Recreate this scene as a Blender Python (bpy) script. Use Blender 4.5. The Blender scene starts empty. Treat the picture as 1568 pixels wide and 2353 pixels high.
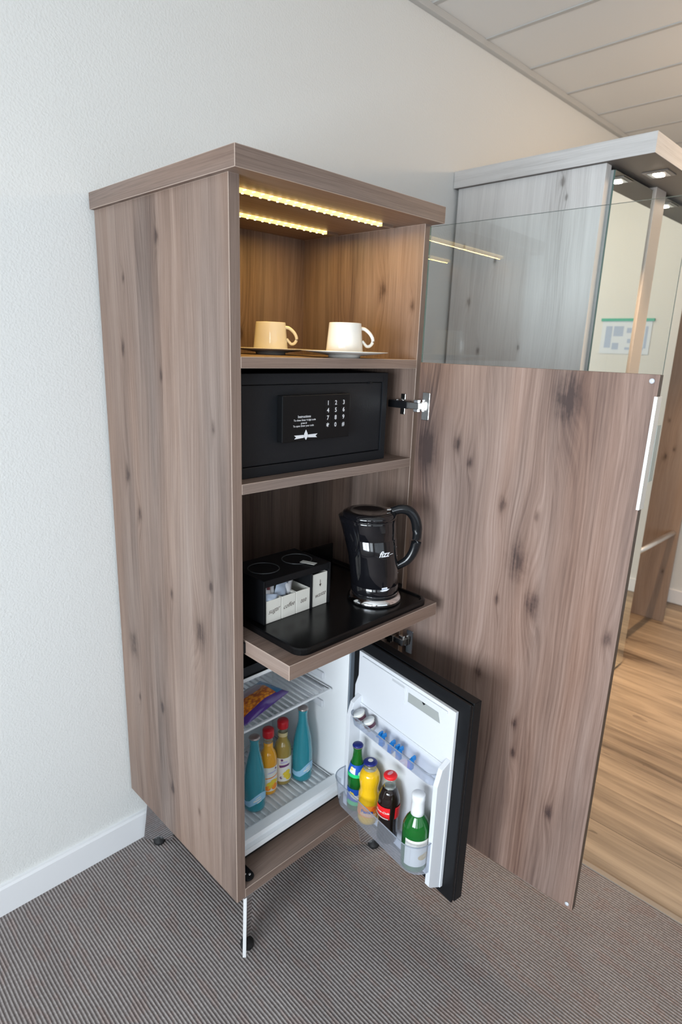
import bpy, bmesh, math, random
from mathutils import Vector, Matrix
random.seed(7)
PI=math.pi; sin=math.sin; cos=math.cos
scn=bpy.context.scene
COL=scn.collection
F=-0.5448            # front plane of the cabinet carcass

# ------------------------------------------------------------------ materials
MATS={}
def newmat(name):
    m=bpy.data.materials.new(name); m.use_nodes=True
    return m,m.node_tree.nodes,m.node_tree.links,m.node_tree.nodes['Principled BSDF']
def setp(b,**k):
    for n,v in k.items():
        n=n.replace('_',' ')
        if n in b.inputs: b.inputs[n].default_value=v
def plain(name,col,rough=.5,metal=0,spec=.5,coat=0,bump=None,trans=0,ior=1.45,sss=0):
    if name in MATS: return MATS[name]
    m,N,L,b=newmat(name)
    setp(b,Base_Color=(*col,1),Roughness=rough,Metallic=metal,IOR=ior)
    b.inputs['Specular IOR Level'].default_value=spec
    b.inputs['Coat Weight'].default_value=coat
    b.inputs['Coat Roughness'].default_value=.05
    b.inputs['Transmission Weight'].default_value=trans
    tc=N.new('ShaderNodeTexCoord'); no=N.new('ShaderNodeTexNoise')
    s,st=bump or (60,.02)
    no.inputs['Scale'].default_value=s; no.inputs['Detail'].default_value=4
    L.new(tc.outputs['Object'],no.inputs['Vector'])
    bp=N.new('ShaderNodeBump'); bp.inputs['Strength'].default_value=st; bp.inputs['Distance'].default_value=.001
    L.new(no.outputs['Fac'],bp.inputs['Height']); L.new(bp.outputs['Normal'],b.inputs['Normal'])
    MATS[name]=m; return m
def emis(name,col,strength):
    if name in MATS: return MATS[name]
    m,N,L,b=newmat(name)
    setp(b,Base_Color=(*col,1)); b.inputs['Emission Color'].default_value=(*col,1); b.inputs['Emission Strength'].default_value=strength
    MATS[name]=m; return m
def thin(name,tint,body=(.9,.92,.95),opac=.0,rough=.03,ior=1.5):
    """thin clear sheet: transparent, with a Fresnel reflection and some milky body"""
    if name in MATS: return MATS[name]
    m,N,L,b=newmat(name)
    out=N['Material Output']; N.remove(b)
    tr=N.new('ShaderNodeBsdfTransparent'); tr.inputs[0].default_value=(*tint,1)
    df=N.new('ShaderNodeBsdfPrincipled'); setp(df,Base_Color=(*body,1),Roughness=.35)
    gl=N.new('ShaderNodeBsdfGlossy'); gl.inputs['Roughness'].default_value=rough
    m1=N.new('ShaderNodeMixShader'); m1.inputs[0].default_value=opac
    L.new(tr.outputs[0],m1.inputs[1]); L.new(df.outputs[0],m1.inputs[2])
    lw=N.new('ShaderNodeLayerWeight'); lw.inputs[0].default_value=.5
    fr=mth(N,L,'MULTIPLY_ADD',mth(N,L,'POWER',lw.outputs['Facing'],5.0),.92,.04)
    m2=N.new('ShaderNodeMixShader'); L.new(fr,m2.inputs[0]); L.new(m1.outputs[0],m2.inputs[1]); L.new(gl.outputs[0],m2.inputs[2])
    L.new(m2.outputs[0],out.inputs[0])
    MATS[name]=m; return m

def mth(N,L,op,a,b=None,c=None):
    n=N.new('ShaderNodeMath'); n.operation=op
    for i,v in enumerate((a,b,c)):
        if v is None: continue
        if isinstance(v,(int,float)): n.inputs[i].default_value=v
        else: L.new(v,n.inputs[i])
    return n.outputs[0]
def wood(name,cols,knots=(),seed=0,rough=.5,stave=.095,freq=34,sat=1,contrast=1,bands=.5):
    """printed oak decor laid over the UV map (u across the grain, v along it, metres)"""
    m,N,L,b=newmat(name)
    uv=N.new('ShaderNodeUVMap'); uv.uv_map='UVMap'
    sp=N.new('ShaderNodeSeparateXYZ'); L.new(uv.outputs[0],sp.inputs[0])
    u,v=sp.outputs[0],sp.outputs[1]
    def noise(us,vs,det,rough_,w,dist=0):
        cb=N.new('ShaderNodeCombineXYZ')
        L.new(mth(N,L,'MULTIPLY',u,us),cb.inputs[0]); L.new(mth(N,L,'MULTIPLY',v,vs),cb.inputs[1]); cb.inputs[2].default_value=w+seed*3.7
        n=N.new('ShaderNodeTexNoise'); n.inputs['Scale'].default_value=1; n.inputs['Detail'].default_value=det; n.inputs['Roughness'].default_value=rough_
        n.inputs['Distortion'].default_value=dist
        L.new(cb.outputs[0],n.inputs['Vector']); return n.outputs['Fac']
    # stave index
    ji=mth(N,L,'FLOOR',mth(N,L,'DIVIDE',mth(N,L,'ADD',u,mth(N,L,'MULTIPLY',noise(.5,.9,1,.5,9),.012)),stave))
    wn=N.new('ShaderNodeTexWhiteNoise'); wn.noise_dimensions='1D'; L.new(mth(N,L,'ADD',ji,seed*11.3+.5),wn.inputs['W'])
    st=wn.outputs['Value']
    warp=mth(N,L,'MULTIPLY',mth(N,L,'SUBTRACT',noise(5,1.1,2,.5,1),.5),.10)
    warp=mth(N,L,'ADD',warp,mth(N,L,'MULTIPLY',st,.7))
    dark=None
    for (ku,kv,ks) in knots:
        du=mth(N,L,'MULTIPLY',mth(N,L,'SUBTRACT',u,ku),1/(.011*ks+.003)); dv=mth(N,L,'MULTIPLY',mth(N,L,'SUBTRACT',v,kv),1/(.020*ks+.006))
        wob=mth(N,L,'MULTIPLY',mth(N,L,'SUBTRACT',noise(60,40,3,.6,ku*7),.5),2.2)
        r2=mth(N,L,'ADD',mth(N,L,'MULTIPLY',du,du),mth(N,L,'MULTIPLY',dv,dv))
        core=mth(N,L,'EXPONENT',mth(N,L,'MULTIPLY',mth(N,L,'MAXIMUM',mth(N,L,'ADD',r2,wob),0),-1.1))
        dv2=mth(N,L,'MULTIPLY',dv,.28); du2=mth(N,L,'MULTIPLY',du,.62)
        hal=mth(N,L,'EXPONENT',mth(N,L,'MULTIPLY',mth(N,L,'ADD',mth(N,L,'MULTIPLY',du2,du2),mth(N,L,'MULTIPLY',dv2,dv2)),-1))
        warp=mth(N,L,'ADD',warp,mth(N,L,'MULTIPLY',hal,.014*ks+.008))
        d=mth(N,L,'ADD',mth(N,L,'MULTIPLY',core,.42),mth(N,L,'MULTIPLY',hal,.13*min(ks,1)))
        dark=d if dark is None else mth(N,L,'MAXIMUM',dark,d)
    uu=mth(N,L,'ADD',u,warp)
    def n1(f,det,w):
        n=N.new('ShaderNodeTexNoise'); n.noise_dimensions='2D' ; n.inputs['Scale'].default_value=1
        n.inputs['Detail'].default_value=det; n.inputs['Roughness'].default_value=.62
        cb=N.new('ShaderNodeCombineXYZ'); L.new(mth(N,L,'MULTIPLY',uu,f),cb.inputs[0]); L.new(mth(N,L,'ADD',mth(N,L,'MULTIPLY',v,1.3),w+seed),cb.inputs[1])
        L.new(cb.outputs[0],n.inputs['Vector']); return n.outputs['Fac']
    g1=n1(freq,5,3); g2=n1(freq*7,3,17)
    broad=noise(7,1.3,3,.55,5,.4)
    fine=noise(420,9,3,.7,21)
    sn=mth(N,L,'SINE',mth(N,L,'MULTIPLY',uu,freq*22))
    t=mth(N,L,'ADD',mth(N,L,'MULTIPLY',mth(N,L,'SUBTRACT',g1,.5),0.68*contrast),.5)
    t=mth(N,L,'ADD',t,mth(N,L,'MULTIPLY',mth(N,L,'SUBTRACT',broad,.5),0.8*contrast))
    t=mth(N,L,'ADD',t,mth(N,L,'MULTIPLY',mth(N,L,'SUBTRACT',g2,.5),.42))
    t=mth(N,L,'ADD',t,mth(N,L,'MULTIPLY',mth(N,L,'SUBTRACT',fine,.5),.5))
    t=mth(N,L,'ADD',t,mth(N,L,'MULTIPLY',sn,.035*bands))
    t=mth(N,L,'ADD',t,mth(N,L,'MULTIPLY',mth(N,L,'SUBTRACT',st,.5),.22))
    if dark is not None: t=mth(N,L,'SUBTRACT',t,dark)
    cr=N.new('ShaderNodeValToRGB'); e=cr.color_ramp.elements
    e[0].position=0.0; e[0].color=(*cols[0],1); e[1].position=1; e[1].color=(*cols[-1],1)
    ps=[.28,.5,.72]
    for p,c in zip(ps,cols[1:-1]):
        x=e.new(p); x.color=(*c,1)
    L.new(t,cr.inputs[0])
    # slight reddish / greyish drift between staves
    hs=N.new('ShaderNodeHueSaturation'); L.new(cr.outputs[0],hs.inputs['Color'])
    L.new(mth(N,L,'ADD',mth(N,L,'MULTIPLY',noise(9,.8,2,.5,31),.9*sat),.5*sat),hs.inputs['Saturation'])
    L.new(hs.outputs[0],b.inputs['Base Color'])
    setp(b,Roughness=rough); b.inputs['Specular IOR Level'].default_value=.35
    bp=N.new('ShaderNodeBump'); bp.inputs['Strength'].default_value=.18; bp.inputs['Distance'].default_value=.0006
    L.new(mth(N,L,'ADD',g2,fine),bp.inputs['Height']); L.new(bp.outputs[0],b.inputs['Normal'])
    MATS[name]=m; return m

OAK=[(.062,.037,.030),(.150,.098,.076),(.215,.146,.114),(.270,.190,.151),(.34,.25,.205)]
GREY=[(.25,.23,.215),(.58,.56,.545),(.68,.665,.65),(.74,.725,.71),(.80,.79,.78)]
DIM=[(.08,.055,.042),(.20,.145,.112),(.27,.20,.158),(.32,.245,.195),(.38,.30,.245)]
side_knots=[(-.1155,1.4577,.6),(-.105,1.1577,.8),(-.1372,1.611,.25),(-.2873,1.4078,.35),(-.2929,1.6812,.35),(-.4142,.8463,1.5),(-.0831,.6902,1.5),(-.1577,1.0693,.6),(-.4834,1.3136,.35),(-.225,.5667,.5),(-.101,.5407,.3),(-.2584,.3424,.6),(-.2953,.9027,.35),(-.4627,.9715,.4),(-.3867,.3498,.35)]
W_side=wood('oak_side',OAK,side_knots,seed=1)
dk=[(.379,1.3909,2.1),(.122,1.2614,.7),(.037,1.2391,1.8),(.310,1.0134,2.0),(.356,.9226,1.3),(.257,1.1374,.7),(.343,1.1303,.3),(.161,1.2219,.35),(.269,.908,.4),(.530,.90,.6),(.349,.6085,.4),(.355,.5258,.35),(.24,.70,.7),(.46,.42,.5)]
OAKD=[(.062,.038,.034),(.160,.100,.080),(.242,.158,.126),(.315,.215,.175),(.40,.29,.25)]
W_door=wood('oak_door',OAKD,dk,seed=2.3,freq=26,bands=1.2)
W_in=wood('oak_inside',OAK,[(.20,1.62,.9),(.33,1.50,.5),(.10,1.58,.4),(.40,1.28,.5),(.30,1.33,.3),(-.33,1.55,.6),(-.22,1.66,.4),(-.45,1.28,.6)],seed=4)
W_edge=wood('oak_edge',OAK,(),seed=5,freq=60,contrast=.55,stave=.3)
W_shelf=wood('oak_shelf',OAK,(),seed=6.2,freq=50,contrast=.8,stave=.2)
W_grey=wood('bleached_oak',GREY,[(-.20,1.80,.5),(-.43,2.03,.4),(-.10,1.66,.5),(-.33,1.50,.45),(-.45,1.98,.2),(-.16,1.48,.4),(-.06,1.86,.3)],seed=7,sat=.8,contrast=.75,bands=.4,rough=.6)
W_greyedge=wood('bleached_oak_edge',GREY,(),seed=8,freq=60,contrast=.55,stave=.3,sat=.8,rough=.6)
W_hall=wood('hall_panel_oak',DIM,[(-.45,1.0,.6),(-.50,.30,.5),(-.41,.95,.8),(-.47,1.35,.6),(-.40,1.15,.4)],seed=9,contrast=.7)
def floor_wood():
    m,N,L,b=newmat('oak_floor')
    uv=N.new('ShaderNodeUVMap'); uv.uv_map='UVMap'
    sp=N.new('ShaderNodeSeparateXYZ'); L.new(uv.outputs[0],sp.inputs[0]); u,v=sp.outputs[0],sp.outputs[1]
    pl=mth(N,L,'DIVIDE',u,.19); idx=mth(N,L,'FLOOR',pl); fr=mth(N,L,'FRACT',pl)
    wn=N.new('ShaderNodeTexWhiteNoise'); wn.noise_dimensions='1D'; L.new(mth(N,L,'ADD',idx,.5),wn.inputs['W'])
    vv=mth(N,L,'ADD',v,mth(N,L,'MULTIPLY',wn.outputs['Value'],3.1))
    def noise(us,vs,det,w,dist=0):
        cb=N.new('ShaderNodeCombineXYZ'); L.new(mth(N,L,'MULTIPLY',u,us),cb.inputs[0]); L.new(mth(N,L,'MULTIPLY',vv,vs),cb.inputs[1]); L.new(mth(N,L,'ADD',mth(N,L,'MULTIPLY',idx,3.3),w),cb.inputs[2])
        n=N.new('ShaderNodeTexNoise'); n.inputs['Scale'].default_value=1; n.inputs['Detail'].default_value=det; n.inputs['Distortion'].default_value=dist; n.inputs['Roughness'].default_value=.6
        L.new(cb.outputs[0],n.inputs['Vector']); return n.outputs['Fac']
    t=mth(N,L,'ADD',mth(N,L,'MULTIPLY',mth(N,L,'SUBTRACT',noise(11,1.2,4,0,.6),.5),1.9),.5)
    t=mth(N,L,'ADD',t,mth(N,L,'MULTIPLY',mth(N,L,'SUBTRACT',noise(90,3,4,5),.5),.8))
    t=mth(N,L,'ADD',t,mth(N,L,'MULTIPLY',mth(N,L,'SUBTRACT',wn.outputs['Value'],.5),.3))
    kn=mth(N,L,'GREATER_THAN',noise(26,9,1,11),.76)
    t=mth(N,L,'SUBTRACT',t,mth(N,L,'MULTIPLY',kn,.3))
    gap=mth(N,L,'LESS_THAN',fr,.012)
    t=mth(N,L,'SUBTRACT',t,mth(N,L,'MULTIPLY',gap,.45))
    cr=N.new('ShaderNodeValToRGB'); e=cr.color_ramp.elements
    e[0].position=0; e[0].color=(.08,.055,.037,1); e[1].position=1; e[1].color=(.42,.33,.235,1)
    for p,c in ((.3,(.21,.16,.115)),(.5,(.27,.21,.15)),(.7,(.34,.265,.19))):
        x=e.new(p); x.color=(*c,1)
    L.new(t,cr.inputs[0]); L.new(cr.outputs[0],b.inputs['Base Color']); setp(b,Roughness=.42)
    return m
W_floor=floor_wood()
def carpet():
    m,N,L,b=newmat('ribbed_carpet')
    tc=N.new('ShaderNodeTexCoord'); sp=N.new('ShaderNodeSeparateXYZ'); L.new(tc.outputs['Object'],sp.inputs[0])
    x,y=sp.outputs[0],sp.outputs[1]
    def noise(sx,sy,det,w=0):
        cb=N.new('ShaderNodeCombineXYZ'); L.new(mth(N,L,'MULTIPLY',x,sx),cb.inputs[0]); L.new(mth(N,L,'MULTIPLY',y,sy),cb.inputs[1]); cb.inputs[2].default_value=w
        n=N.new('ShaderNodeTexNoise'); n.inputs['Scale'].default_value=1; n.inputs['Detail'].default_value=det
        L.new(cb.outputs[0],n.inputs['Vector']); return n.outputs['Fac']
    xs=mth(N,L,'ADD',x,mth(N,L,'MULTIPLY',mth(N,L,'SUBTRACT',noise(9,9,2),.5),.004))
    s=mth(N,L,'MULTIPLY_ADD',mth(N,L,'SINE',mth(N,L,'MULTIPLY',xs,2*PI/.0078)),.5,.5)
    yarn=noise(90,160,2,3); pile=noise(500,500,2,7); blot=noise(7,5,3,9)
    t=mth(N,L,'ADD',mth(N,L,'MULTIPLY',s,.62),mth(N,L,'MULTIPLY',mth(N,L,'SUBTRACT',yarn,.5),.55))
    t=mth(N,L,'ADD',t,mth(N,L,'MULTIPLY',mth(N,L,'SUBTRACT',pile,.5),.5))
    t=mth(N,L,'ADD',t,mth(N,L,'MULTIPLY',mth(N,L,'SUBTRACT',blot,.5),.3))
    cr=N.new('ShaderNodeValToRGB'); e=cr.color_ramp.elements
    e[0].position=0; e[0].color=(.150,.130,.126,1); e[1].position=1; e[1].color=(.50,.46,.45,1)
    x2=e.new(.35); x2.color=(.25,.222,.215,1); x3=e.new(.65); x3.color=(.37,.34,.33,1)
    L.new(t,cr.inputs[0])
    mx=N.new('ShaderNodeMix'); mx.data_type='RGBA'; mx.blend_type='MULTIPLY'
    L.new(mth(N,L,'MULTIPLY',mth(N,L,'GREATER_THAN',noise(40,14,3,13),.56),.45),mx.inputs['Factor']); L.new(cr.outputs[0],mx.inputs['A']); mx.inputs['B'].default_value=(1,.84,.80,1)
    L.new(mx.outputs['Result'],b.inputs['Base Color']); setp(b,Roughness=.95); b.inputs['Specular IOR Level'].default_value=.1
    bp=N.new('ShaderNodeBump'); bp.inputs['Strength'].default_value=.8; bp.inputs['Distance'].default_value=.002
    L.new(mth(N,L,'ADD',s,mth(N,L,'MULTIPLY',pile,.5)),bp.inputs['Height']); L.new(bp.outputs[0],b.inputs['Normal'])
    return m
M_carpet=carpet()
def wallmat():
    m,N,L,b=newmat('textured_white_paint')
    tc=N.new('ShaderNodeTexCoord')
    n=N.new('ShaderNodeTexNoise'); n.inputs['Scale'].default_value=210; n.inputs['Detail'].default_value=3; L.new(tc.outputs['Object'],n.inputs['Vector'])
    v=N.new('ShaderNodeTexVoronoi'); v.inputs['Scale'].default_value=160; L.new(tc.outputs['Object'],v.inputs['Vector'])
    bp=N.new('ShaderNodeBump'); bp.inputs['Strength'].default_value=.45; bp.inputs['Distance'].default_value=.0018
    L.new(mth(N,L,'ADD',n.outputs['Fac'],mth(N,L,'MULTIPLY',v.outputs['Distance'],.5)),bp.inputs['Height']); L.new(bp.outputs[0],b.inputs['Normal'])
    setp(b,Base_Color=(.72,.725,.71,1),Roughness=.85); b.inputs['Specular IOR Level'].default_value=.2
    return m
M_wall=wallmat()
M_base=plain('white_lacquer_trim',(.80,.81,.83),.4)
M_ceil=plain('ceiling_board',(.74,.735,.72),.9,bump=(300,.1))
M_rail=plain('ceiling_rail_grey',(.50,.495,.48),.6)
M_black=plain('satin_black',(.007,.0075,.009),.4,spec=.3)
M_safe=plain('powder_coated_charcoal',(.013,.0145,.0175),.45,spec=.3,bump=(700,.25))
M_safe2=plain('safe_keypad_black',(.006,.0065,.0075),.4,spec=.25)
M_gloss=plain('gloss_black',(.006,.006,.008),.09,coat=.6)
M_tray=plain('black_tray_plastic',(.004,.004,.0045),.24,spec=.35)
M_chrome=plain('chrome',(.85,.86,.88),.08,1)
M_nickel=plain('nickel_plated_steel',(.70,.69,.67),.22,1)
M_alu=plain('brushed_aluminium',(.78,.79,.80),.32,1)
M_white=plain('white_plastic',(.72,.74,.78),.35)
M_wire=plain('white_coated_wire',(.80,.82,.84),.35)
M_porc=plain('white_porcelain',(.80,.79,.75),.12,coat=.5)
M_print=plain('white_print',(.78,.80,.84),.5)
M_gask=plain('grey_rubber_gasket',(.20,.24,.29),.5)
M_rubber=plain('black_rubber',(.012,.012,.013),.6)
M_glass=thin('clear_glass',(.975,.988,.982),opac=.0,rough=.0)
M_gedge=plain('green_glass_edge',(.10,.17,.15),.2)
M_bin=thin('milky_clear_plastic',(.90,.92,.96),(.80,.83,.90),opac=.12,rough=.02)
M_wpane=thin('window_glass',(.97,.98,.98))
m,N,L,b=newmat('mirror_glass'); setp(b,Base_Color=(.86,.91,.88,1),Metallic=1,Roughness=.0); M_mirror=m

# ------------------------------------------------------------------ mesh builder
class MB:
    def __init__(s): s.v=[];s.f=[];s.m=[];s.uv=[];s.sm=[];s.mats=[]
    def mi(s,m):
        if m not in s.mats: s.mats.append(m)
        return s.mats.index(m)
    def add(s,vs,fs,mat,smooth=False,uvs=None):
        o=len(s.v); s.v+= [tuple(v) for v in vs]; k=s.mi(mat)
        for i,f in enumerate(fs):
            s.f.append([a+o for a in f]); s.m.append(k); s.sm.append(smooth)
            s.uv.append(uvs[i] if uvs else [(vs[a][0]+vs[a][1],vs[a][2]) for a in f])
        return s
    def box(s,x0,x1,y0,y1,z0,z1,mat,grain=None,ax=None,off=(0,0),mats=None):
        """mats: dict face-> material, faces -x +x -y +y -z +z ; grain: axis along the grain"""
        P=[(x,y,z) for x in (x0,x1) for y in (y0,y1) for z in (z0,z1)]
        fs={'-x':(0,1,3,2),'+x':(4,6,7,5),'-y':(0,4,5,1),'+y':(2,3,7,6),'-z':(0,2,6,4),'+z':(1,5,7,3)}
        d=[abs(x1-x0),abs(y1-y0),abs(z1-z0)]
        for k,f in fs.items():
            n='xyz'.index(k[1]); ab=[i for i in range(3) if i!=n]
            g='xyz'.index(grain) if grain else -1
            if g not in ab: g=max(ab,key=lambda i:d[i])
            a=[i for i in ab if i!=g][0]
            uv=[(P[i][a]+off[0]+(0 if n!=1 else .0),P[i][g]+off[1]) for i in f]
            s.add([P[i] for i in f],[(0,1,2,3)],(mats or {}).get(k,mat),False,[uv])
        return s
    def lathe(s,prof,mat,c=(0,0,0),seg=40,sx=1,sy=1,cap=True,offs=None):
        """prof list of (r,z) ; offs optional per-ring (dx,dy)"""
        vs=[];n=len(prof)
        for i,(r,z) in enumerate(prof):
            ox,oy=(offs[i] if offs else (0,0))
            for k in range(seg):
                a=2*PI*k/seg; vs.append((c[0]+ox+r*sx*cos(a),c[1]+oy+r*sy*sin(a),c[2]+z))
        fs=[]
        for i in range(n-1):
            for k in range(seg):
                k2=(k+1)%seg; fs.append((i*seg+k,i*seg+k2,(i+1)*seg+k2,(i+1)*seg+k))
        if cap:
            fs.append(tuple(reversed(range(seg)))); fs.append(tuple(range((n-1)*seg,n*seg)))
        s.add(vs,fs,mat,True); return s
    def tube(s,pts,rad,mat,seg=10,flat=1.0,closed=False,upv=(0,0,1)):
        pts=[Vector(p) for p in pts]; n=len(pts); vs=[]
        rads=rad if isinstance(rad,(list,tuple)) else [rad]*n
        for i,p in enumerate(pts):
            if closed: t=(pts[(i+1)%n]-pts[i-1])
            else: t=pts[min(i+1,n-1)]-pts[max(i-1,0)]
            t.normalize(); a=t.cross(Vector(upv))
            if a.length<.1: a=t.cross(Vector((1,0,0)))
            a.normalize(); b_=t.cross(a)
            for k in range(seg):
                g=2*PI*k/seg; vs.append(p+a*cos(g)*rads[i]*flat+b_*sin(g)*rads[i])
        fs=[]
        for i in range(n if closed else n-1):
            j=(i+1)%n
            for k in range(seg):
                k2=(k+1)%seg; fs.append((i*seg+k,i*seg+k2,j*seg+k2,j*seg+k))
        if not closed: fs.append(tuple(reversed(range(seg)))); fs.append(tuple(range((n-1)*seg,n*seg)))
        s.add(vs,fs,mat,True); return s
    def prism(s,poly,h0,h1,mat,axis='z',smooth=False):
        """poly 2D extruded from h0 to h1 along axis"""
        n=len(poly)
        def P(p,h): return {'z':(p[0],p[1],h),'y':(p[0],h,p[1]),'x':(h,p[0],p[1])}[axis]
        vs=[P(p,h0) for p in poly]+[P(p,h1) for p in poly]
        fs=[tuple(range(n)),tuple(reversed(range(n,2*n)))]+[(i,i+n,(i+1)%n+n,(i+1)%n) for i in range(n)]
        s.add(vs,fs,mat,smooth); return s
    def build(s,name,parent=None,bevel=0,mat4=None,fixn=True,world=True):
        me=bpy.data.meshes.new(name); me.from_pydata(s.v,[],s.f)
        for m in s.mats: me.materials.append(m)
        uvl=me.uv_layers.new(name='UVMap')
        for p,mi,sm,uv in zip(me.polygons,s.m,s.sm,s.uv):
            p.material_index=mi; p.use_smooth=sm
            for li,c in zip(p.loop_indices,uv): uvl.data[li].uv=c
        if fixn:
            bm=bmesh.new(); bm.from_mesh(me); bmesh.ops.remove_doubles(bm,verts=bm.verts,dist=1e-6)
            bmesh.ops.recalc_face_normals(bm,faces=bm.faces); bm.to_mesh(me); bm.free()
        me.update()
        o=bpy.data.objects.new(name,me); COL.objects.link(o)
        if parent is not None:
            o.parent=parent
            if world: o.matrix_parent_inverse=WM[parent.name].inverted()
        if mat4 is not None: o.matrix_basis=mat4
        WM[o.name]=(mat4 or Matrix.Identity(4)) if (parent is None or world) else WM[parent.name]@(mat4 or Matrix.Identity(4))
        if bevel:
            bv=o.modifiers.new('bevel','BEVEL'); bv.width=bevel; bv.segments=2; bv.limit_method='ANGLE'; bv.angle_limit=math.radians(50)
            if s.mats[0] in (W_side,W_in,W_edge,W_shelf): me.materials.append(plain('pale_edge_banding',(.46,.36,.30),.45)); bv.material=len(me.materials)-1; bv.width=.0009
        return o
WM={}
def thing(name,label,cat,loc=(0,0,0),rotz=0,group=None):
    o=bpy.data.objects.new(name,None); COL.objects.link(o); o.empty_display_size=.05
    o.matrix_basis=Matrix.Translation(loc)@Matrix.Rotation(rotz,4,'Z'); WM[o.name]=o.matrix_basis.copy()
    o['label']=label; o['category']=cat
    if group: o['group']=group
    return o
def tag(o,label,cat,group=None):
    o['label']=label; o['category']=cat
    if group: o['group']=group
    return o
def struct(o): o['kind']='structure'; return o
def copything(src,label,loc,rotz=0):
    r=src.copy(); COL.objects.link(r); r.matrix_basis=Matrix.Translation(loc)@Matrix.Rotation(rotz,4,'Z'); r['label']=label
    for ch in list(src.children):
        c=ch.copy(); COL.objects.link(c); c.parent=r; c.matrix_parent_inverse=ch.matrix_parent_inverse.copy()
        for g in list(ch.children):
            d=g.copy(); COL.objects.link(d); d.parent=c; d.matrix_parent_inverse=g.matrix_parent_inverse.copy()
    return r
def rrect(x0,x1,y0,y1,r,n=6):
    out=[]
    for cx,cy,a0 in ((x1-r,y1-r,0),(x0+r,y1-r,90),(x0+r,y0+r,180),(x1-r,y0+r,270)):
        for k in range(n+1):
            a=math.radians(a0+90*k/n); out.append((cx+r*cos(a),cy+r*sin(a)))
    return out
def text_mesh(body,size,shear=0,bold=0,sx=1):
    cu=bpy.data.curves.new('lettering','FONT'); cu.body=body; cu.size=size; cu.align_x='CENTER'; cu.align_y='CENTER'; cu.shear=shear; cu.offset=bold*size*.02; cu.resolution_u=3
    o=bpy.data.objects.new('lettering',cu); COL.objects.link(o)
    dg=bpy.context.evaluated_depsgraph_get(); me=bpy.data.meshes.new_from_object(o.evaluated_get(dg))
    vs=[(v.co.x*sx,v.co.y) for v in me.vertices]; fs=[tuple(p.vertices) for p in me.polygons]
    bpy.data.objects.remove(o); bpy.data.curves.remove(cu); bpy.data.meshes.remove(me)
    return vs,fs
def put_text(mb,body,size,mp,mat,**k):
    vs,fs=text_mesh(body,size,**k); mb.add([mp(u,v) for u,v in vs],fs,mat)

# ------------------------------------------------------------------ the room
XL,XR,YF,HC=-2.4,3.35,-4.0,2.5738
mb=MB(); mb.box(XL-.1,XR+.1,0,.12,-.05,HC+.1,M_wall); struct(mb.build('wall_back'))
mb=MB()
# left wall with the window openings
W1=(-2.35,-.78,.55,1.70); W2=(-3.75,-2.6,.55,2.15)  # second opening is added to let in more daylight
mb.box(XL-.2,XL,YF,W2[0],-.05,HC+.1,M_wall); mb.box(XL-.2,XL,W2[1],W1[0],-.05,HC+.1,M_wall); mb.box(XL-.2,XL,W1[1],0,-.05,HC+.1,M_wall)
for w in (W1,W2):
    mb.box(XL-.2,XL,w[0],w[1],-.05,w[2],M_wall); mb.box(XL-.2,XL,w[0],w[1],w[3],HC+.1,M_wall)
struct(mb.build('wall_left',fixn=False))
mb=MB(); mb.box(XR,XR+.12,YF,0,-.05,HC+.1,M_wall); struct(mb.build('wall_right'))
W3=(-1.9,.9,.6,2.3); M_wallf=plain('bounce_cutting_taupe',(.24,.21,.19),.8)  # unseen wall coloured dark to cut bounce light into the cabinet
mb=MB(); mb.box(XL-.1,W3[0],YF-.2,YF,-.05,HC+.1,M_wallf); mb.box(W3[1],XR+.1,YF-.2,YF,-.05,HC+.1,M_wallf)
mb.box(W3[0],W3[1],YF-.2,YF,-.05,W3[2],M_wallf); mb.box(W3[0],W3[1],YF-.2,YF,W3[3],HC+.1,M_wallf)
struct(mb.build('wall_front',fixn=False))
XC=.94
mb=MB(); mb.box(XL,XC,YF,0,-.05,0,M_carpet); struct(mb.build('floor'))
mb=MB(); mb.box(XC,XR,YF,0,-.05,-.001,W_floor,grain='y'); struct(mb.build('floor_wood'))
mb=MB(); mb.box(XC-.004,XC+.014,YF,0,-.001,.0035,plain('threshold_strip',(.30,.25,.20),.5)); struct(mb.build('trim_1',bevel=.001))
mb=MB(); mb.box(XL,XR,YF,0,HC,HC+.1,M_ceil); ceil=struct(mb.build('ceiling'))
k=0
x=1.503-.32*12
while x<XR:
    if x>XL: MB().box(x-.008,x+.008,YF,-.022,HC-.003,HC+.001,M_rail).build('ceiling_rail',ceil)
    x+=.32
mb=MB(); mb.box(XL,XR,-.022,0,HC-.022,HC,M_rail); struct(mb.build('trim_2',bevel=.002))
mb=MB()
mb.prism([(-.013,0),(-.013,.080),(-.010,.0867),(0,.0867),(0,0)],XL,1.40,M_base,axis='x'); struct(mb.build('baseboard_back'))
mb=MB(); mb.box(XR-.014,XR,YF,0,0,.087,M_base); struct(mb.build('baseboard_right',bevel=.002))
mb=MB(); mb.box(XL,XL+.013,YF,-.013,0,.087,M_base); struct(mb.build('baseboard_left',bevel=.002))
mb=MB(); mb.box(XL+.013,XR-.014,YF,YF+.013,0,.087,M_base); struct(mb.build('baseboard_front',bevel=.002))
M_pvc=plain('white_window_frame',(.85,.86,.87),.35)
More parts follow.
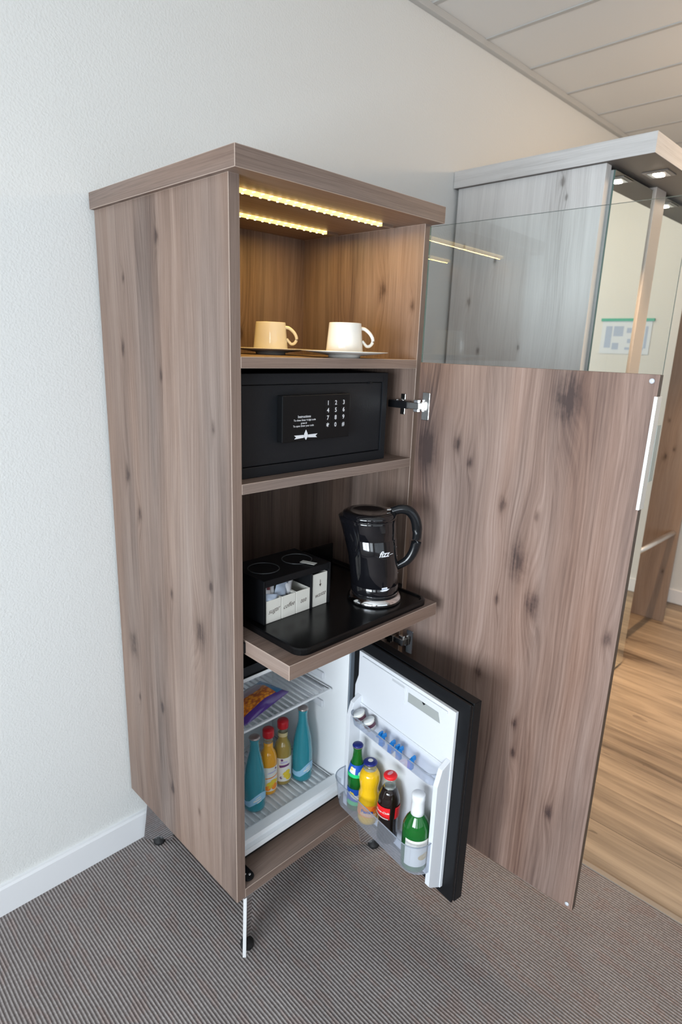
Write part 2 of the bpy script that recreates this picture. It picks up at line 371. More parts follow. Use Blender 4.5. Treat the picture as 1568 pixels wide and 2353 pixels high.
def window(n,axis,w,c):
    """w=(a0,a1,z0,z1) opening on the wall plane c"""
    mb=MB(); t=.055
    def B(a0,a1,z0,z1,d0,d1,mat,o):
        if axis=='x': o.box(c+d0,c+d1,a0,a1,z0,z1,mat)
        else: o.box(a0,a1,c+d0,c+d1,z0,z1,mat)
    a0,a1,z0,z1=w; mid=(a0+a1)/2
    B(a0,a0+t,z0,z1,-.08,.012,M_pvc,mb); B(a1-t,a1,z0,z1,-.08,.012,M_pvc,mb); B(a0+t,a1-t,z0,z0+t,-.08,.012,M_pvc,mb); B(a0+t,a1-t,z1-t,z1,-.08,.012,M_pvc,mb); B(mid-t/2,mid+t/2,z0+t,z1-t,-.07,-.01,M_pvc,mb)
    o=struct(mb.build('window_%d'%n))
    g=MB(); B(a0+t,mid-t/2,z0+t,z1-t,-.045,-.041,M_wpane,g); B(mid+t/2,a1-t,z0+t,z1-t,-.045,-.041,M_wpane,g); g.build('window_pane',o)
window(1,'x',W1,XL); window(2,'x',W2,XL); window(3,'y',W3,YF)  # windows two and three are unseen, added for extra daylight

# ------------------------------------------------------------------ the tall cabinet
XI0,XI1=.0239,.5513; XO=.5745; ZB,ZT=.1909,1.7619; YB=-.0107; YI=-.120
cab=thing('minibar_cabinet','tall brown oak minibar cabinet with open door, lit top shelf and chrome legs','cabinet',(.287,-.28,0))
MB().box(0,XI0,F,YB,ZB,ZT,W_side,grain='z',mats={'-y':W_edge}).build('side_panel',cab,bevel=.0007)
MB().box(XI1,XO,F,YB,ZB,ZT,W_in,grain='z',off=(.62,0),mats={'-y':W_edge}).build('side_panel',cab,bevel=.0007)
MB().box(XI0,XI1,YI,YB,ZB+.024,ZT,W_in,grain='z').build('back_panel',cab)
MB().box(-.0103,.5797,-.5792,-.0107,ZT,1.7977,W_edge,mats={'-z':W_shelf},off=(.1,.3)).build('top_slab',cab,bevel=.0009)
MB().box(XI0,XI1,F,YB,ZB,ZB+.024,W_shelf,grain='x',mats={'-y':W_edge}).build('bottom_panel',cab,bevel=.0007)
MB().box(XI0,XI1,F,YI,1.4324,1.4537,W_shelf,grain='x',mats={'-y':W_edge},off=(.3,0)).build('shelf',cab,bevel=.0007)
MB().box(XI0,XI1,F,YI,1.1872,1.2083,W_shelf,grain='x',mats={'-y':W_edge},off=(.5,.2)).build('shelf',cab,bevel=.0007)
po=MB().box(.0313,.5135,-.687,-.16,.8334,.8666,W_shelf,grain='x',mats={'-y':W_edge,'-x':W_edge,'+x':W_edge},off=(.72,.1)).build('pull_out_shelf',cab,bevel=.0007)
for x0,x1 in ((XI0+.0003,.0312),(.5136,XI1-.0003)):
    MB().box(x0,x1,-.543,-.17,.838,.862,M_black).build('drawer_runner',po)
# light strips
M_led_streak=emis('warm_led_and_streak',(1.0,.80,.42),3.5); M_ledc=emis('warm_led_diffuser',(1.0,.68,.20),1.6)
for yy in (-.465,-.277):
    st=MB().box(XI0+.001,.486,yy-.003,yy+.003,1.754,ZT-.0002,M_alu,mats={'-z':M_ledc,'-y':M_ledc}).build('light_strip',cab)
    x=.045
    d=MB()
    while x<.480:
        d.box(x-.0012,x+.0012,yy-.0115,yy-.0032,1.7575,1.7590,M_led_streak); d.lathe([(.0026,0),(.0022,.0014)],M_led_streak,(x,yy,1.7524),12); x+=.0215  # glowing ticks imitate the diodes' light streaks on the slab underside
    d.build('diode_and_streak',st)
    MB().box(.486,.526,yy-.003,yy+.003,1.7555,ZT-.0002,M_nickel).build('end_clip',st)
# legs: angled chrome blades with a levelling foot
M_edge=plain('satin_steel_edge',(.86,.87,.88),.45,.35)
def leg(cx,cy,dx,dy):
    q=1/math.sqrt(2); D=Vector((dx*q,dy*q,0)); Nn=Vector((-dy*q,dx*q,0))
    P=Vector((cx,cy,0))
    def pt(a,n,z): v=P+D*a+Nn*n; return (v.x,v.y,z)
    mb=MB(); t=.0045
    prof=[(.0,.014),(.008,.0115),(.085,.0115),(.125,ZB-.004),(.020,ZB-.004)]
    vs=[pt(a,-t,z) for a,z in prof]+[pt(a,t,z) for a,z in prof]; n=len(prof)
    mb.add(vs,[tuple(range(n)),tuple(reversed(range(n,2*n)))],M_chrome); mb.add(vs,[(i,i+n,(i+1)%n+n,(i+1)%n) for i in range(n)],M_edge)
    pl=P+D*.07
    mb.box(pl.x-.045,pl.x+.045,pl.y-.045,pl.y+.045,ZB-.0045,ZB-.0004,M_chrome)
    o=mb.build('leg',cab,bevel=.0012)
    f=MB(); c=P+D*.045; f.lathe([(.0165,0),(.0175,.003),(.0165,.0125),(.007,.0135),(.007,.02)],M_rubber,(c.x,c.y,0),24); f.build('foot',o)
leg(.016,-.549,1,1); leg(.558,-.549,-1,1); leg(.022,-.030,1,-1); leg(.556,-.030,-1,-1)
# door: local x from hinge to free edge, local y outwards
th=-1.5388
MD=Matrix.Translation((.5525,-.5565,0))@Matrix.Rotation(th,4,'Z')
DW=.5505; ZD=1.4476; DT=.0185
dm=MB().box(0,DW,0,DT,ZB,ZD,W_door,grain='z',mats={'+x':plain('door_edge_brown',(.085,.06,.045),.5),'+z':W_edge})
door=dm.build('door',cab,bevel=.0007,mat4=MD)
gp=MB().box(.0,DW+.002,.002,.0075,ZD,1.7543,M_glass,mats={'+x':M_gedge,'-x':M_gedge,'+z':M_gedge})
gp.build('glass_panel',door,world=False)
hm=MB().box(DW-.004,DW+.0015,-.0035,-.0006,1.187,1.4075,plain('white_satin_handle',(.85,.86,.87),.3),).box(DW+.0005,DW+.0022,-.003,.024,1.187,1.4075,M_alu).box(DW+.0005,DW+.003,.024,.046,1.24,1.352,plain('grey_green_grip',(.40,.42,.38),.5))
hm.build('handle',door,bevel=.0006,world=False)
bd=MB(); bd.lathe([(.005,0),(.005,.002),(.003,.003)],plain('clear_bumper',(.6,.62,.66),.2),(0,0,0),16)
for zz in (ZD-.012,ZB+.014):
    b2=bd.build('bumper',door,mat4=Matrix.Translation((DW-.013,-.0005,zz))@Matrix.Rotation(PI/2,4,'X'),world=False)
for k,zc in enumerate((1.343,.704)):
    h=MB(); 
    h.prism(rrect(.014,.036,zc-.034,zc+.034,.003),-.0025,-.0003,M_nickel,axis='y')          # mounting plate on the door
    h.lathe([(.0150,0),(.0150,.006),(.0125,.008)],M_chrome,(0,0,0),20) if False else None
    h.box(-.004,.022,-.012,-.0025,zc-.011,zc+.011,M_nickel)
    h.box(-.002,.012,-.016,-.006,zc-.015,zc+.015,M_chrome)
    h.build('hinge_cup',door,bevel=.001,world=False)
    a=MB()
    a.box(XI1-.019,XI1-.010,-.575,-.530,zc-.008,zc+.008,M_nickel)
    a.box(XI1-.022,XI1-.004,-.540,-.478,zc-.009,zc+.009,M_black if k==0 else M_nickel)
    a.box(XI1-.005,XI1-.0004,-.520,-.505,zc-.026,zc+.026,M_nickel)
    a.lathe([(.004,0),(.004,.003)],M_chrome,(XI1-.013,-.50,zc+.009),12); a.lathe([(.004,0),(.004,.003)],M_chrome,(XI1-.013,-.52,zc+.009),12)
    a.build('hinge_arm',cab,bevel=.0012)

# ------------------------------------------------------------------ cups and saucers
saucer=thing('saucer','white porcelain saucer at the front of the top shelf, under the right cup','saucer',(0,0,0),0,'saucers on the top shelf')
R=.101
prof=[(.034,0),(.036,.0),(.037,.005),(.05,.0068),(.075,.0092),(R-.004,.0128),(R,.0142),(R-.003,.0152),(.075,.0122),(.050,.0098),(.034,.0088),(.001,.0088)]
MB().lathe(prof,M_porc,seg=64).build('dish',saucer)
cup=thing('coffee_cup','white tapered coffee cup on the saucer at the front, nearer the door','cup',(0,0,0),0,'coffee cups on the top shelf')
prof=[(.030,0),(.0415,.0),(.0425,.003),(.0365,.066),(.0362,.0672),(.0340,.0672),(.0395,.004),(.001,.004)]
MB().lathe(prof,M_porc,seg=56).build('bowl',cup)
h=[]
for a,z in ((.036,.056),(.045,.0545),(.056,.046),(.0625,.036),(.0635,.027),(.058,.019),(.051,.0175),(.0465,.021),(.0395,.029)):
    h.append((a,0,z))
def smooth_path(P,n=5,closed=False):
    P=[Vector(p) for p in P]; out=[]
    for i in range(len(P)-1):
        p0=P[max(i-1,0)];p1=P[i];p2=P[i+1];p3=P[min(i+2,len(P)-1)]
        for k in range(n):
            t=k/n; out.append(.5*((2*p1)+(p2-p0)*t+(2*p0-5*p1+4*p2-p3)*t*t+(-p0+3*p1-3*p2+p3)*t**3))
    out.append(P[-1]); return out
sp_=smooth_path(h); MB().tube(sp_,[.0042-.0010*i/len(sp_) for i in range(len(sp_))],M_porc,12,flat=1.3,upv=(0,0,1)).build('handle',cup)
S2=(.3455,-.497,1.4539); S1=(.303,-.282,1.4539)
hz=math.radians(-45)
for root,(p,dz,rz) in ((saucer,(S2,0,0)),(cup,(S2,.0090,hz))):
    root.matrix_basis=Matrix.Translation((p[0],p[1],p[2]+dz))@Matrix.Rotation(rz,4,'Z')
copything(saucer,'white porcelain saucer further back on the left of the top shelf',S1)
copything(cup,'white tapered coffee cup on the rear saucer, left of the other cup',(S1[0],S1[1],S1[2]+.0090),hz)

# ------------------------------------------------------------------ safe
safe=thing('hotel_safe','charcoal electronic room safe with keypad, on the second shelf','safe',(.26,-.33,1.2083))
z0,z1=1.2087,1.4205
b_=MB(); fx0,fx1=.034,.4895
b_.box(fx0,fx1,-.4975,-.20,z0,z1,M_safe)
dx0,dx1,dz0,dz1=.052,.4725,1.231,1.3985
for a in ((fx0,dx0,z0,z1),(dx1,fx1,z0,z1),(dx0,dx1,z0,dz0),(dx0,dx1,dz1,z1)):
    b_.box(a[0],a[1],-.508,-.4975,a[2],a[3],M_safe)
b_.build('body',safe,bevel=.001)
sd=MB().box(dx0+.0015,dx1-.0015,-.505,-.4982,dz0+.0015,dz1-.0015,M_safe).build('door',safe,bevel=.0012)
MB().box(.42,.43,-.512,-.505,dz1-.003,dz1+.001,M_safe2).build('release_tab',sd)
kp=MB().box(.1435,.3445,-.523,-.505,1.2775,1.3760,M_safe2); keypad=kp.build('keypad',sd,bevel=.0015)
t=MB()
mp0=lambda cx,cz,y=-.5235:(lambda u,v:(cx+u,y,cz+v))
cols=(.2735,.2975,.3222); rows=(1.3567,1.3405,1.3240,1.3077)
lab=['123','456','789','*0#']
for r in range(4):
    for c in range(3):
        kb=MB().box(cols[c]-.0085,cols[c]+.0085,-.5238,-.5231,rows[r]-.0062,rows[r]+.0062,M_black)
        put_text(kb,lab[r][c] if lab[r][c]!='*' else '*',.0135 if lab[r][c]!='*' else .02,mp0(cols[c],rows[r]-(.003 if lab[r][c]=='*' else 0),-.5242),M_print,bold=1)
        kb.build('key',safe)
for s,zz,sz,xx in (('Instructions',1.3306,.0078,.2043),('To close: Enter 4-digit code',1.3231,.0056,.2058),('press #',1.3168,.0056,.203),('To open: Enter your code',1.3108,.0056,.2023)):
    put_text(t,s,sz,mp0(xx,zz),M_print,bold=.8)
# winged crest
lx,lz=.2095,1.2895
for s in (-1,1):
    t.prism([(lx+s*.006,lz-.0045),(lx+s*.033,lz-.0062),(lx+s*.028,lz-.0022),(lx+s*.034,lz+.002),(lx+s*.006,lz+.0016)],-.5237,-.5232,M_print,axis='y')
t.prism([(lx,lz-.0095),(lx+.0055,lz-.002),(lx+.0045,lz+.004),(lx,lz+.0125),(lx-.0045,lz+.004),(lx-.0055,lz-.002)],-.5240,-.5232,M_print,axis='y')
put_text(t,'SECURE',.0048,mp0(lx-.019,lz-.0022,-.5240),M_black) if False else None
t.build('printed_markings',safe)

# ------------------------------------------------------------------ tray, condiment box, kettle
ZS=.8666
tray=MB()
def ring(x0,x1,y0,y1,r,z): return [(px,py,z) for px,py in rrect(x0,x1,y0,y1,r,6)]
T=(.068,.4945,-.678,-.300)
rings=[(0,.0,.0),(0,.0,.012),(.003,.0,.0145),(.008,.0,.0145),(.012,.0,.0105)]
vs=[];n=28
for ins,_,zz in rings: vs+=ring(T[0]+ins,T[1]-ins,T[2]+ins,T[3]-ins,.028-ins*.6,ZS+.0003+zz)
fs=[]
for i in range(len(rings)-1):
    for k2 in range(n): fs.append((i*n+k2,i*n+(k2+1)%n,(i+1)*n+(k2+1)%n,(i+1)*n+k2))
fs.append(tuple(reversed(range(n)))); fs.append(tuple(range((len(rings)-1)*n,len(rings)*n)))
tray.add(vs,fs,M_tray)
tr=tray.build('serving_tray',bevel=0); tag(tr,'black rectangular welcome tray on the pulled-out shelf','tray')
ZTR=ZS+.0003+.0105
BX0,BX1,BY0,BY1,BZ1=.091,.2925,-.5290,-.395,ZTR+.1035
cb=thing('condiment_box','black condiment box with open front and two round recesses on top, on the tray','box',((BX0+BX1)/2,(BY0+BY1)/2,ZTR))
mb=MB(); w=.006
mb.box(BX0,BX0+w,BY0,BY1,ZTR+.0003,BZ1,M_black); mb.box(BX1-w,BX1,BY0,BY1,ZTR+.0003,BZ1,M_black)
mb.box(BX0+w,BX1-w,BY1-w,BY1,ZTR+.0003,BZ1,M_black)
mb.box(BX0+w,BX1-w,BY0,BY1-w,BZ1-.016,BZ1,M_black)
mb.box(.2300,.2345,BY0,BY1-w,ZTR+.0003,BZ1-.016,M_black) 
mb.build('body',cb,bevel=.001)
for cx in (.1420,.2425):
    rp=[(.036*cos(2*PI*i/40)+cx,.036*sin(2*PI*i/40)-.462,BZ1+.0007) for i in range(40)]
    MB().tube(rp,.0012,plain('ring_grey',(.05,.052,.055),.3),8,closed=True).build('cup_ring',cb)
M_cream=plain('cream_card',(.72,.70,.64),.6,bump=(500,.3))
M_ink=plain('brown_ink',(.10,.07,.06),.6)
def tub(x0,x1,zt,word,name,label,ysink=0,arrow=False,dep=.070):
    y0=-.5265; z0=ZTR+.0004
    r=thing(name,label,'box',((x0+x1)/2,y0+dep/2,z0),0,'labelled boxes in the condiment box')
    m=MB(); w=.0022
    m.box(x0,x1,y0,y0+w,z0,zt,M_cream); m.box(x0,x1,y0+dep-w,y0+dep,z0,zt,M_cream)
    m.box(x0,x0+w,y0+w,y0+dep-w,z0,zt,M_cream); m.box(x1-w,x1,y0+w,y0+dep-w,z0,zt,M_cream); m.box(x0+w,x1-w,y0+w,y0+dep-w,z0,z0+w,M_cream)
    m.build('carton',r,bevel=.0008)
    t=MB(); cx=(x0+x1)/2; cz=z0+.028
    put_text(t,word,.0165 if len(word)<6 else .0150,lambda u,v:(cx+u*.9+v*.0,y0-.0003,cz+v+u*.10),M_ink,shear=.45)
    if arrow:
        t.prism([(cx-.0006,zt-.030),(cx+.0006,zt-.030),(cx+.0006,zt-.016),(cx-.0006,zt-.016)],y0-.0004,y0-.0001,M_ink,axis='y')
        t.prism([(cx,zt-.034),(cx+.0035,zt-.027),(cx-.0035,zt-.027)],y0-.0004,y0-.0001,M_ink,axis='y')
    t.build('lettering',r)
tub(.0993,.1422,.9310,'sugar','sugar_box','cream box lettered sugar, leftmost in the condiment box')
tub(.1436,.1850,.9310,'coffee','coffee_box','cream box lettered coffee, between sugar and tea')
tub(.1864,.2288,.9315,'tea','tea_box','cream box lettered tea, right of the coffee box')
tub(.2385,.2840,.9595,'waste','waste_box','taller cream box lettered waste with a down arrow',arrow=True,dep=.10)
# sachets
M_sw=plain('white_paper_sachet',(.74,.76,.80),.45,bump=(90,.6)); M_sb=plain('blue_grey_sachet',(.40,.47,.58),.4,bump=(90,.6)); M_sr=plain('red_brown_print',(.16,.04,.05),.5)
def sachet(cx,cy,zc,w,h,yaw,pitch,roll,mat,label,mark=None):
    m=MB(); nx,nz=6,7; vs=[];T_=.0022
    for side in (-1,1):
        for j in range(nz):
            for i in range(nx):
                u=i/(nx-1)-.5; v=j/(nz-1)-.5
                b=(1-(2*u)**2)*(1-(2*v)**2)
                vs.append((u*w,side*(b*T_+.0002)+.0012*sin(7*v+3*u),v*h))
    fs=[]
    for s in range(2):
        o=s*nx*nz
        for j in range(nz-1):
            for i in range(nx-1): fs.append((o+j*nx+i,o+j*nx+i+1,o+(j+1)*nx+i+1,o+(j+1)*nx+i))
    ob=nx*nz
    rim=[i for i in range(nx)]+[j*nx+nx-1 for j in range(1,nz)]+[(nz-1)*nx+i for i in range(nx-2,-1,-1)]+[j*nx for j in range(nz-2,0,-1)]
    for a,b in zip(rim,rim[1:]+rim[:1]): fs.append((a,b,b+ob,a+ob))
    m.add(vs,fs,mat,True)
    if mark: m.box(-.005,.004,-.0040,-.0030,h*.05,h*.05+.013,mark)
    o=m.build('sugar_sachet',mat4=Matrix.Translation((cx,cy,zc))@Matrix.Rotation(yaw,4,'Z')@Matrix.Rotation(pitch,4,'X')@Matrix.Rotation(roll,4,'Y'))
    tag(o,label,'sachet','sachets in the condiment boxes'); return o
sachet(.1140,-.512,.948,.024,.050,.15,-.30,.30,M_sw,'white sachet with dark red square sticking out of the sugar box',M_sr)
sachet(.1315,-.505,.949,.018,.050,.1,-.2,.12,M_sw,'plain white sachet behind the red-marked one in the sugar box')
sachet(.1180,-.522,.933,.034,.020,.0,-.15,.25,M_sb,'pale blue sachet edge lying low at the front of the sugar box')
sachet(.1580,-.508,.948,.036,.046,.1,-.25,.45,M_sb,'blue grey sachet leaning over the coffee box, left of the larger white one')
sachet(.1780,-.503,.950,.034,.050,.1,-.25,.50,M_sw,'larger white sachet sticking up between coffee and tea boxes')
M_card=plain('white_card',(.62,.62,.58),.6)
tag(MB().box(-.008,.008,-.019,.019,0,.0006,M_card).build('name_card',mat4=Matrix.Translation((.2435,-.503,BZ1+.0020))@Matrix.Rotation(.35,4,'Z')),'small white card lying on top of the condiment box','card')
# raised back of the tray
rb=MB().box(.072,.492,-.3335,-.3265,ZTR+.0004,.938,M_tray).build('backboard',tr,bevel=.002)
# kettle and its power base
kc=(.3935,-.583); zk=ZTR+.0004
kbm=MB().lathe([(.0645,0),(.0672,.003),(.0660,.010),(.0600,.017),(.0570,.018),(.001,.018)],M_chrome,(0,0,0),56)
kb=thing('kettle_base','round chrome-edged power base under the black kettle','kettle base',(kc[0],kc[1],zk))
kbm.build('base_ring',kb,world=False); MB().lathe([(.0555,.0182),(.0555,.0205),(.001,.0205)],M_black,(0,0,0),40).build('contact_plate',kb,world=False)
ket=thing('electric_kettle','gloss black electric kettle with chrome lid latch on the tray','kettle',(kc[0],kc[1],zk+.0207))
prof=[(.052,0),(.0575,.002),(.0582,.008),(.0584,.0240),(.0581,.0245),(.0584,.0250),(.0590,.06),(.0600,.10),(.0612,.1415),(.0609,.1420),(.0612,.1425),(.0625,.165),(.0635,.182),(.0640,.190)]
sh=lambda z:(-.0150*(z/.19)**1.3,.0150*(z/.19)**1.3)
MB().lathe(prof,M_gloss,seg=64,offs=[sh(z) for r,z in prof]).build('body',ket,world=False)
lc=(-.0150,.0150)
# spout bulging at upper left
sv=[];sf=[];nr=9;ns=13
for i in range(nr):
    z=.085+(.191-.085)*i/(nr-1); o=sh(z); R0=.0593+.0050*i/(nr-1); ext=.010*(i/(nr-1))**1.2
    for k in range(ns):
        a=math.radians(135-62+124*k/(ns-1)); w_=cos((k/(ns-1)-.5)*PI)**1.2 if 0<k<ns-1 else 0
        r=R0-.001+(ext+.001)*w_; sv.append((o[0]+r*cos(a),o[1]+r*sin(a),z))
for i in range(nr-1):
    for k in range(ns-1): sf.append((i*ns+k,i*ns+k+1,(i+1)*ns+k+1,(i+1)*ns+k))
sf.append(tuple((nr-1)*ns+k for k in range(ns)))
MB().add(sv,sf,M_gloss,True).build('spout',ket,world=False,fixn=False)
lid=MB().lathe([(.0650,.190),(.0655,.196),(.0635,.201),(.054,.2055),(.040,.2035),(.026,.2005),(.001,.1995)],M_gloss,(lc[0],lc[1],0),56)
lido=lid.build('lid',ket,world=False)
q=.7071
def hd(a,z,n=0): return (lc[0]*0+ -.006+a*q+n*q, .006-a*q+n*q, z)
btn=MB(); c0=[hd(.028,.206,-.006),hd(.060,.2105,-.006),hd(.060,.2105,.008),hd(.028,.206,.008)]
btn.add(c0+[(x,y,z+.004) for x,y,z in c0],[(0,1,2,3),(7,6,5,4),(0,4,5,1),(1,5,6,2),(2,6,7,3),(3,7,4,0)],M_nickel); btn.build('lid_latch',ket,bevel=.001,world=False)
hp=smooth_path([hd(.040,.203),hd(.062,.210),hd(.082,.206),hd(.097,.188),hd(.104,.160),hd(.104,.130),hd(.098,.104),hd(.086,.083),hd(.070,.071),hd(.054,.062)],5)
nn=len(hp); MB().tube(hp,[.0105+.003*sin(PI*i/nn)-.002*(i/nn) for i in range(nn)],plain('handle_black',(.008,.009,.011),.16),14,flat=.85).build('handle',ket,world=False)
tk=MB()
def onk(a0,z0,rr):    # map u,v on the kettle wall around angle a0
    def f(u,v):
        z=z0+v; o=sh(z); a=a0+u/rr; return (o[0]+(rr+.0006)*cos(a),o[1]+(rr+.0006)*sin(a),z)
    return f
A0=math.radians(-111)
M_blueprint=plain('blue_print',(.12,.22,.42),.4)
put_text(tk,'fizz',.020,onk(A0,.113,.0608),M_print,shear=.45,bold=1.2)
tk.add([onk(A0+.36,.110,.0608)(u,v) for u,v in ((-.006,0),(.006,.0006),(.006,.0018),(-.006,.0012))],[(0,1,2,3)],M_print)
tk.build('printed_name',ket,world=False,fixn=False); tk=MB()
f=onk(A0-.03,.024,.0586)
def kpoly(poly,mat,fn):
    tk.add([fn(u,v) for u,v in poly],[tuple(range(len(poly)))],mat)
kpoly([(-.013,-.002),(-.006,-.004),(.006,-.003),(.013,.001),(.006,.0015),(-.006,.0005)],M_print,f)
kpoly([(-.008,.0012),(.007,.002),(.0065,.0060),(-.0075,.0052)],M_print,f)
kpoly([(-.007,.0005),(.006,.0012),(.0055,.0022),(-.0065,.0015)],M_blueprint,onk(A0-.03,.0245,.0592))
tk.build('printed_logo',ket,world=False,fixn=False)
# water level marks on the window strip next to the handle
for i in range(5):
    lv=MB()
    g=onk(math.radians(-62),.055+.022*i,.0600); lv.add([g(-.002,-.0007),g(.002,-.0007),g(.002,.0007),g(-.002,.0007)],[(0,1,2,3)],M_print)
    lv.build('level_mark',ket,world=False,fixn=False)

# ------------------------------------------------------------------ minibar fridge
FX0,FX1=.0345,.4345; FY=-.490; FB,FT=.2400,.767; FZ0=.2155
fr=thing('mini_fridge','small black absorption fridge with white interior and open door, at the cabinet bottom','fridge',(.235,-.31,FZ0))
M_liner=plain('white_cavity_liner',(.86,.88,.90),.35)
IX0,IX1,IZ0,IZ1,IY=.0530,.4085,.266,.733,-.165
mb=MB()
mb.box(FX0,IX0-.004,FY,-.128,FB,FT,M_black); mb.box(IX1+.004,FX1,FY,-.128,FB,FT,M_black); mb.box(IX0-.004,IX1+.004,FY,-.128,FB,IZ0-.004,M_black); mb.box(IX0-.004,IX1+.004,FY,-.128,IZ1+.004,FT,M_black); mb.box(IX0-.004,IX1+.004,IY+.004,-.128,IZ0-.004,IZ1+.004,M_black)
mb.build('housing',fr)
mb=MB(); g=.004
mb.box(IX0-g,IX0,FY-.002,IY+g,IZ0-g,IZ1+g,M_liner); mb.box(IX1,IX1+g,FY-.002,IY+g,IZ0-g,IZ1+g,M_liner); mb.box(IX0,IX1,IY,IY+g,IZ0-g,IZ1+g,M_liner); mb.box(IX0,IX1,FY-.002,IY,IZ0-g,IZ0,M_liner); mb.box(IX0,IX1,FY-.002,IY,IZ1,IZ1+g,M_liner)
# front flange
mb.box(FX0+.004,IX0-g,FY-.0045,FY-.0002,.2505,.7415,M_liner); mb.box(IX0-g,IX1+g,FY-.0045,FY-.0025,.2505,IZ0,M_liner); mb.box(IX0-g,IX1+g,FY-.0045,FY-.0025,IZ1,.7415,M_liner)
# raised sill and grooved side rails
mb.box(IX0,IX1,FY+.008,-.452,IZ0,IZ0+.016,M_liner)
mb.build('cavity_liner',fr,bevel=.0015)
MB().box(IX1+g,FX1-.004,FY-.0050,FY-.0002,.2505,.7415,M_gask).build('flange_strip',fr,bevel=.001)
for i in range(6):
    z=.475+.045*i
    sr=MB().box(IX1-.007,IX1-.0002,-.40,-.19,z,z+.022,M_white).build('shelf_support',fr,bevel=.0034)
    sr=MB().box(IX0+.0002,IX0+.006,-.395,-.19,z,z+.014,M_white).build('shelf_support',fr,bevel=.003)
def grid(z,y0,y1,name):
    m=MB(); n=20
    x0,x1=IX0+.0075,IX1-.0075
    for i in range(n):
        x=x0+(x1-x0)*i/(n-1); m.box(x-.0020,x+.0020,y0,y1,z-.0030,z+.0005,M_wire)
    m.box(x0,x1,y0-.004,y0+.002,z-.004,z+.002,M_wire); m.box(x0,x1,y1-.002,y1+.003,z-.004,z+.002,M_wire); m.box(x0-.001,x0+.002,y0,y1,z-.004,z+.002,M_wire); m.box(x1-.002,x1+.001,y0,y1,z-.004,z+.002,M_wire)
    m.build(name,fr,bevel=.0005)
grid(.5535,-.432,-.185,'wire_shelf'); grid(.2735,-.446,-.185,'floor_grid')
# cooling box under the roof with its dark slot
mb=MB(); mb.box(IX0+.006,IX1-.02,-.452,-.19,.700,.7325,plain('pale_grey_plastic',(.55,.57,.60),.4)); mb.box(IX0+.02,IX1-.04,-.4535,-.4515,.706,.716,plain('brown_slot',(.07,.045,.035),.5))
mb.build('cooling_unit',fr,bevel=.003)
for x,y in ((.06,-.46),(.41,-.46),(.06,-.15),(.41,-.15)): MB().lathe([(.012,0),(.013,.004),(.011,.0245)],M_rubber,(x,y,.2152),18).build('foot',fr)
mb=MB(); mb.prism(rrect(.036,.0645,-.534,-.470,.013),.2152,.2205,M_black); mb.lathe([(.004,0),(.0042,.002),(.002,.003)],M_nickel,(.0535,-.521,.2205),14); mb.lathe([(.003,0),(.003,.002)],M_nickel,(.046,-.513,.2205),12); mb.build('hinge_plate',fr,bevel=.0015)
# fridge door, local frame: x from hinge to free end, -y is the inner face
fa=math.atan2(-.99,-.1411)
MF=Matrix.Translation((.4015,-.5180,0))@Matrix.Rotation(fa,4,'Z')
def fw(sx,off,z):    # s measured from the free end, off = distance in front of the inner face
    return MF@Vector((.398-sx,-off,z))
mb=MB(); mb.box(0,.398,0,.006,.2275,.752,M_black); mb.box(.0,.398,.006,.0105,.2305,.749,M_gloss); mb.box(-.001,.399,.0105,.035,.2265,.753,M_black)
fd=mb.build('door',fr,bevel=.0015,mat4=MF)
# liner plate
mb=MB(); 
poly=[(.032,.247),(.366,.247),(.366,.55),(.366,.610),(.354,.655),(.354,.721),(.032,.721)]
pl=[(x,z) for x,z in poly]
mb.prism([(.028,.247),(.372,.247),(.372,.600),(.360,.640),(.360,.722),(.028,.722)] if False else [(.398-.030,.252),(.398-.030,.722),(.398-.366,.722),(.398-.366,.652),(.398-.378,.618),(.398-.378,.252)],-.0095,-.0004,M_white,axis='y')
# raised upper panel edge and the two vertical ribs that carry the bins
def fbox(s0,s1,o0,o1,z0,z1,mat,m=mb): m.box(.398-s1,.398-s0,-o1,-o0,z0,z1,mat)
fbox(.052,.350,.0095,.0135,.708,.714,M_white)
rib=[(.0095,.252),(.040,.268),(.046,.275),(.046,.545),(.034,.585),(.0095,.600)]
for s0,s1 in ((.032,.045),(.350,.364)):
    vs=[(.398-s0,-o,z) for o,z in rib]+[(.398-s1,-o,z) for o,z in rib]; n=len(rib)
    mb.add(vs,[tuple(range(n)),tuple(reversed(range(n,2*n)))]+[(i,i+n,(i+1)%n+n,(i+1)%n) for i in range(n)],M_white)
fbox(.052,.350,.0095,.0125,.575,.580,M_white)
fbox(.188,.190,.0095,.012,.66,.708,M_white); fbox(.19,.235,.0095,.0118,.700,.708,plain('pale_grey_plastic',(.55,.57,.60),.4))
mb.build('door_liner',fd,bevel=.002,world=False)
lb=MB(); 
c=[(.398-.178,.708),(.398-.080,.708),(.398-.073,.684),(.398-.178,.684)]
lb.prism([(x,z-.012) for x,z in c],-.0103,-.0097,plain('grey_rating_label',(.36,.38,.37),.5),axis='y'); lb.prism([(.398-.132,.696),(.398-.120,.696),(.398-.126,.690)],-.0107,-.0103,M_black,axis='y'); lb.build('rating_label',fd,world=False)
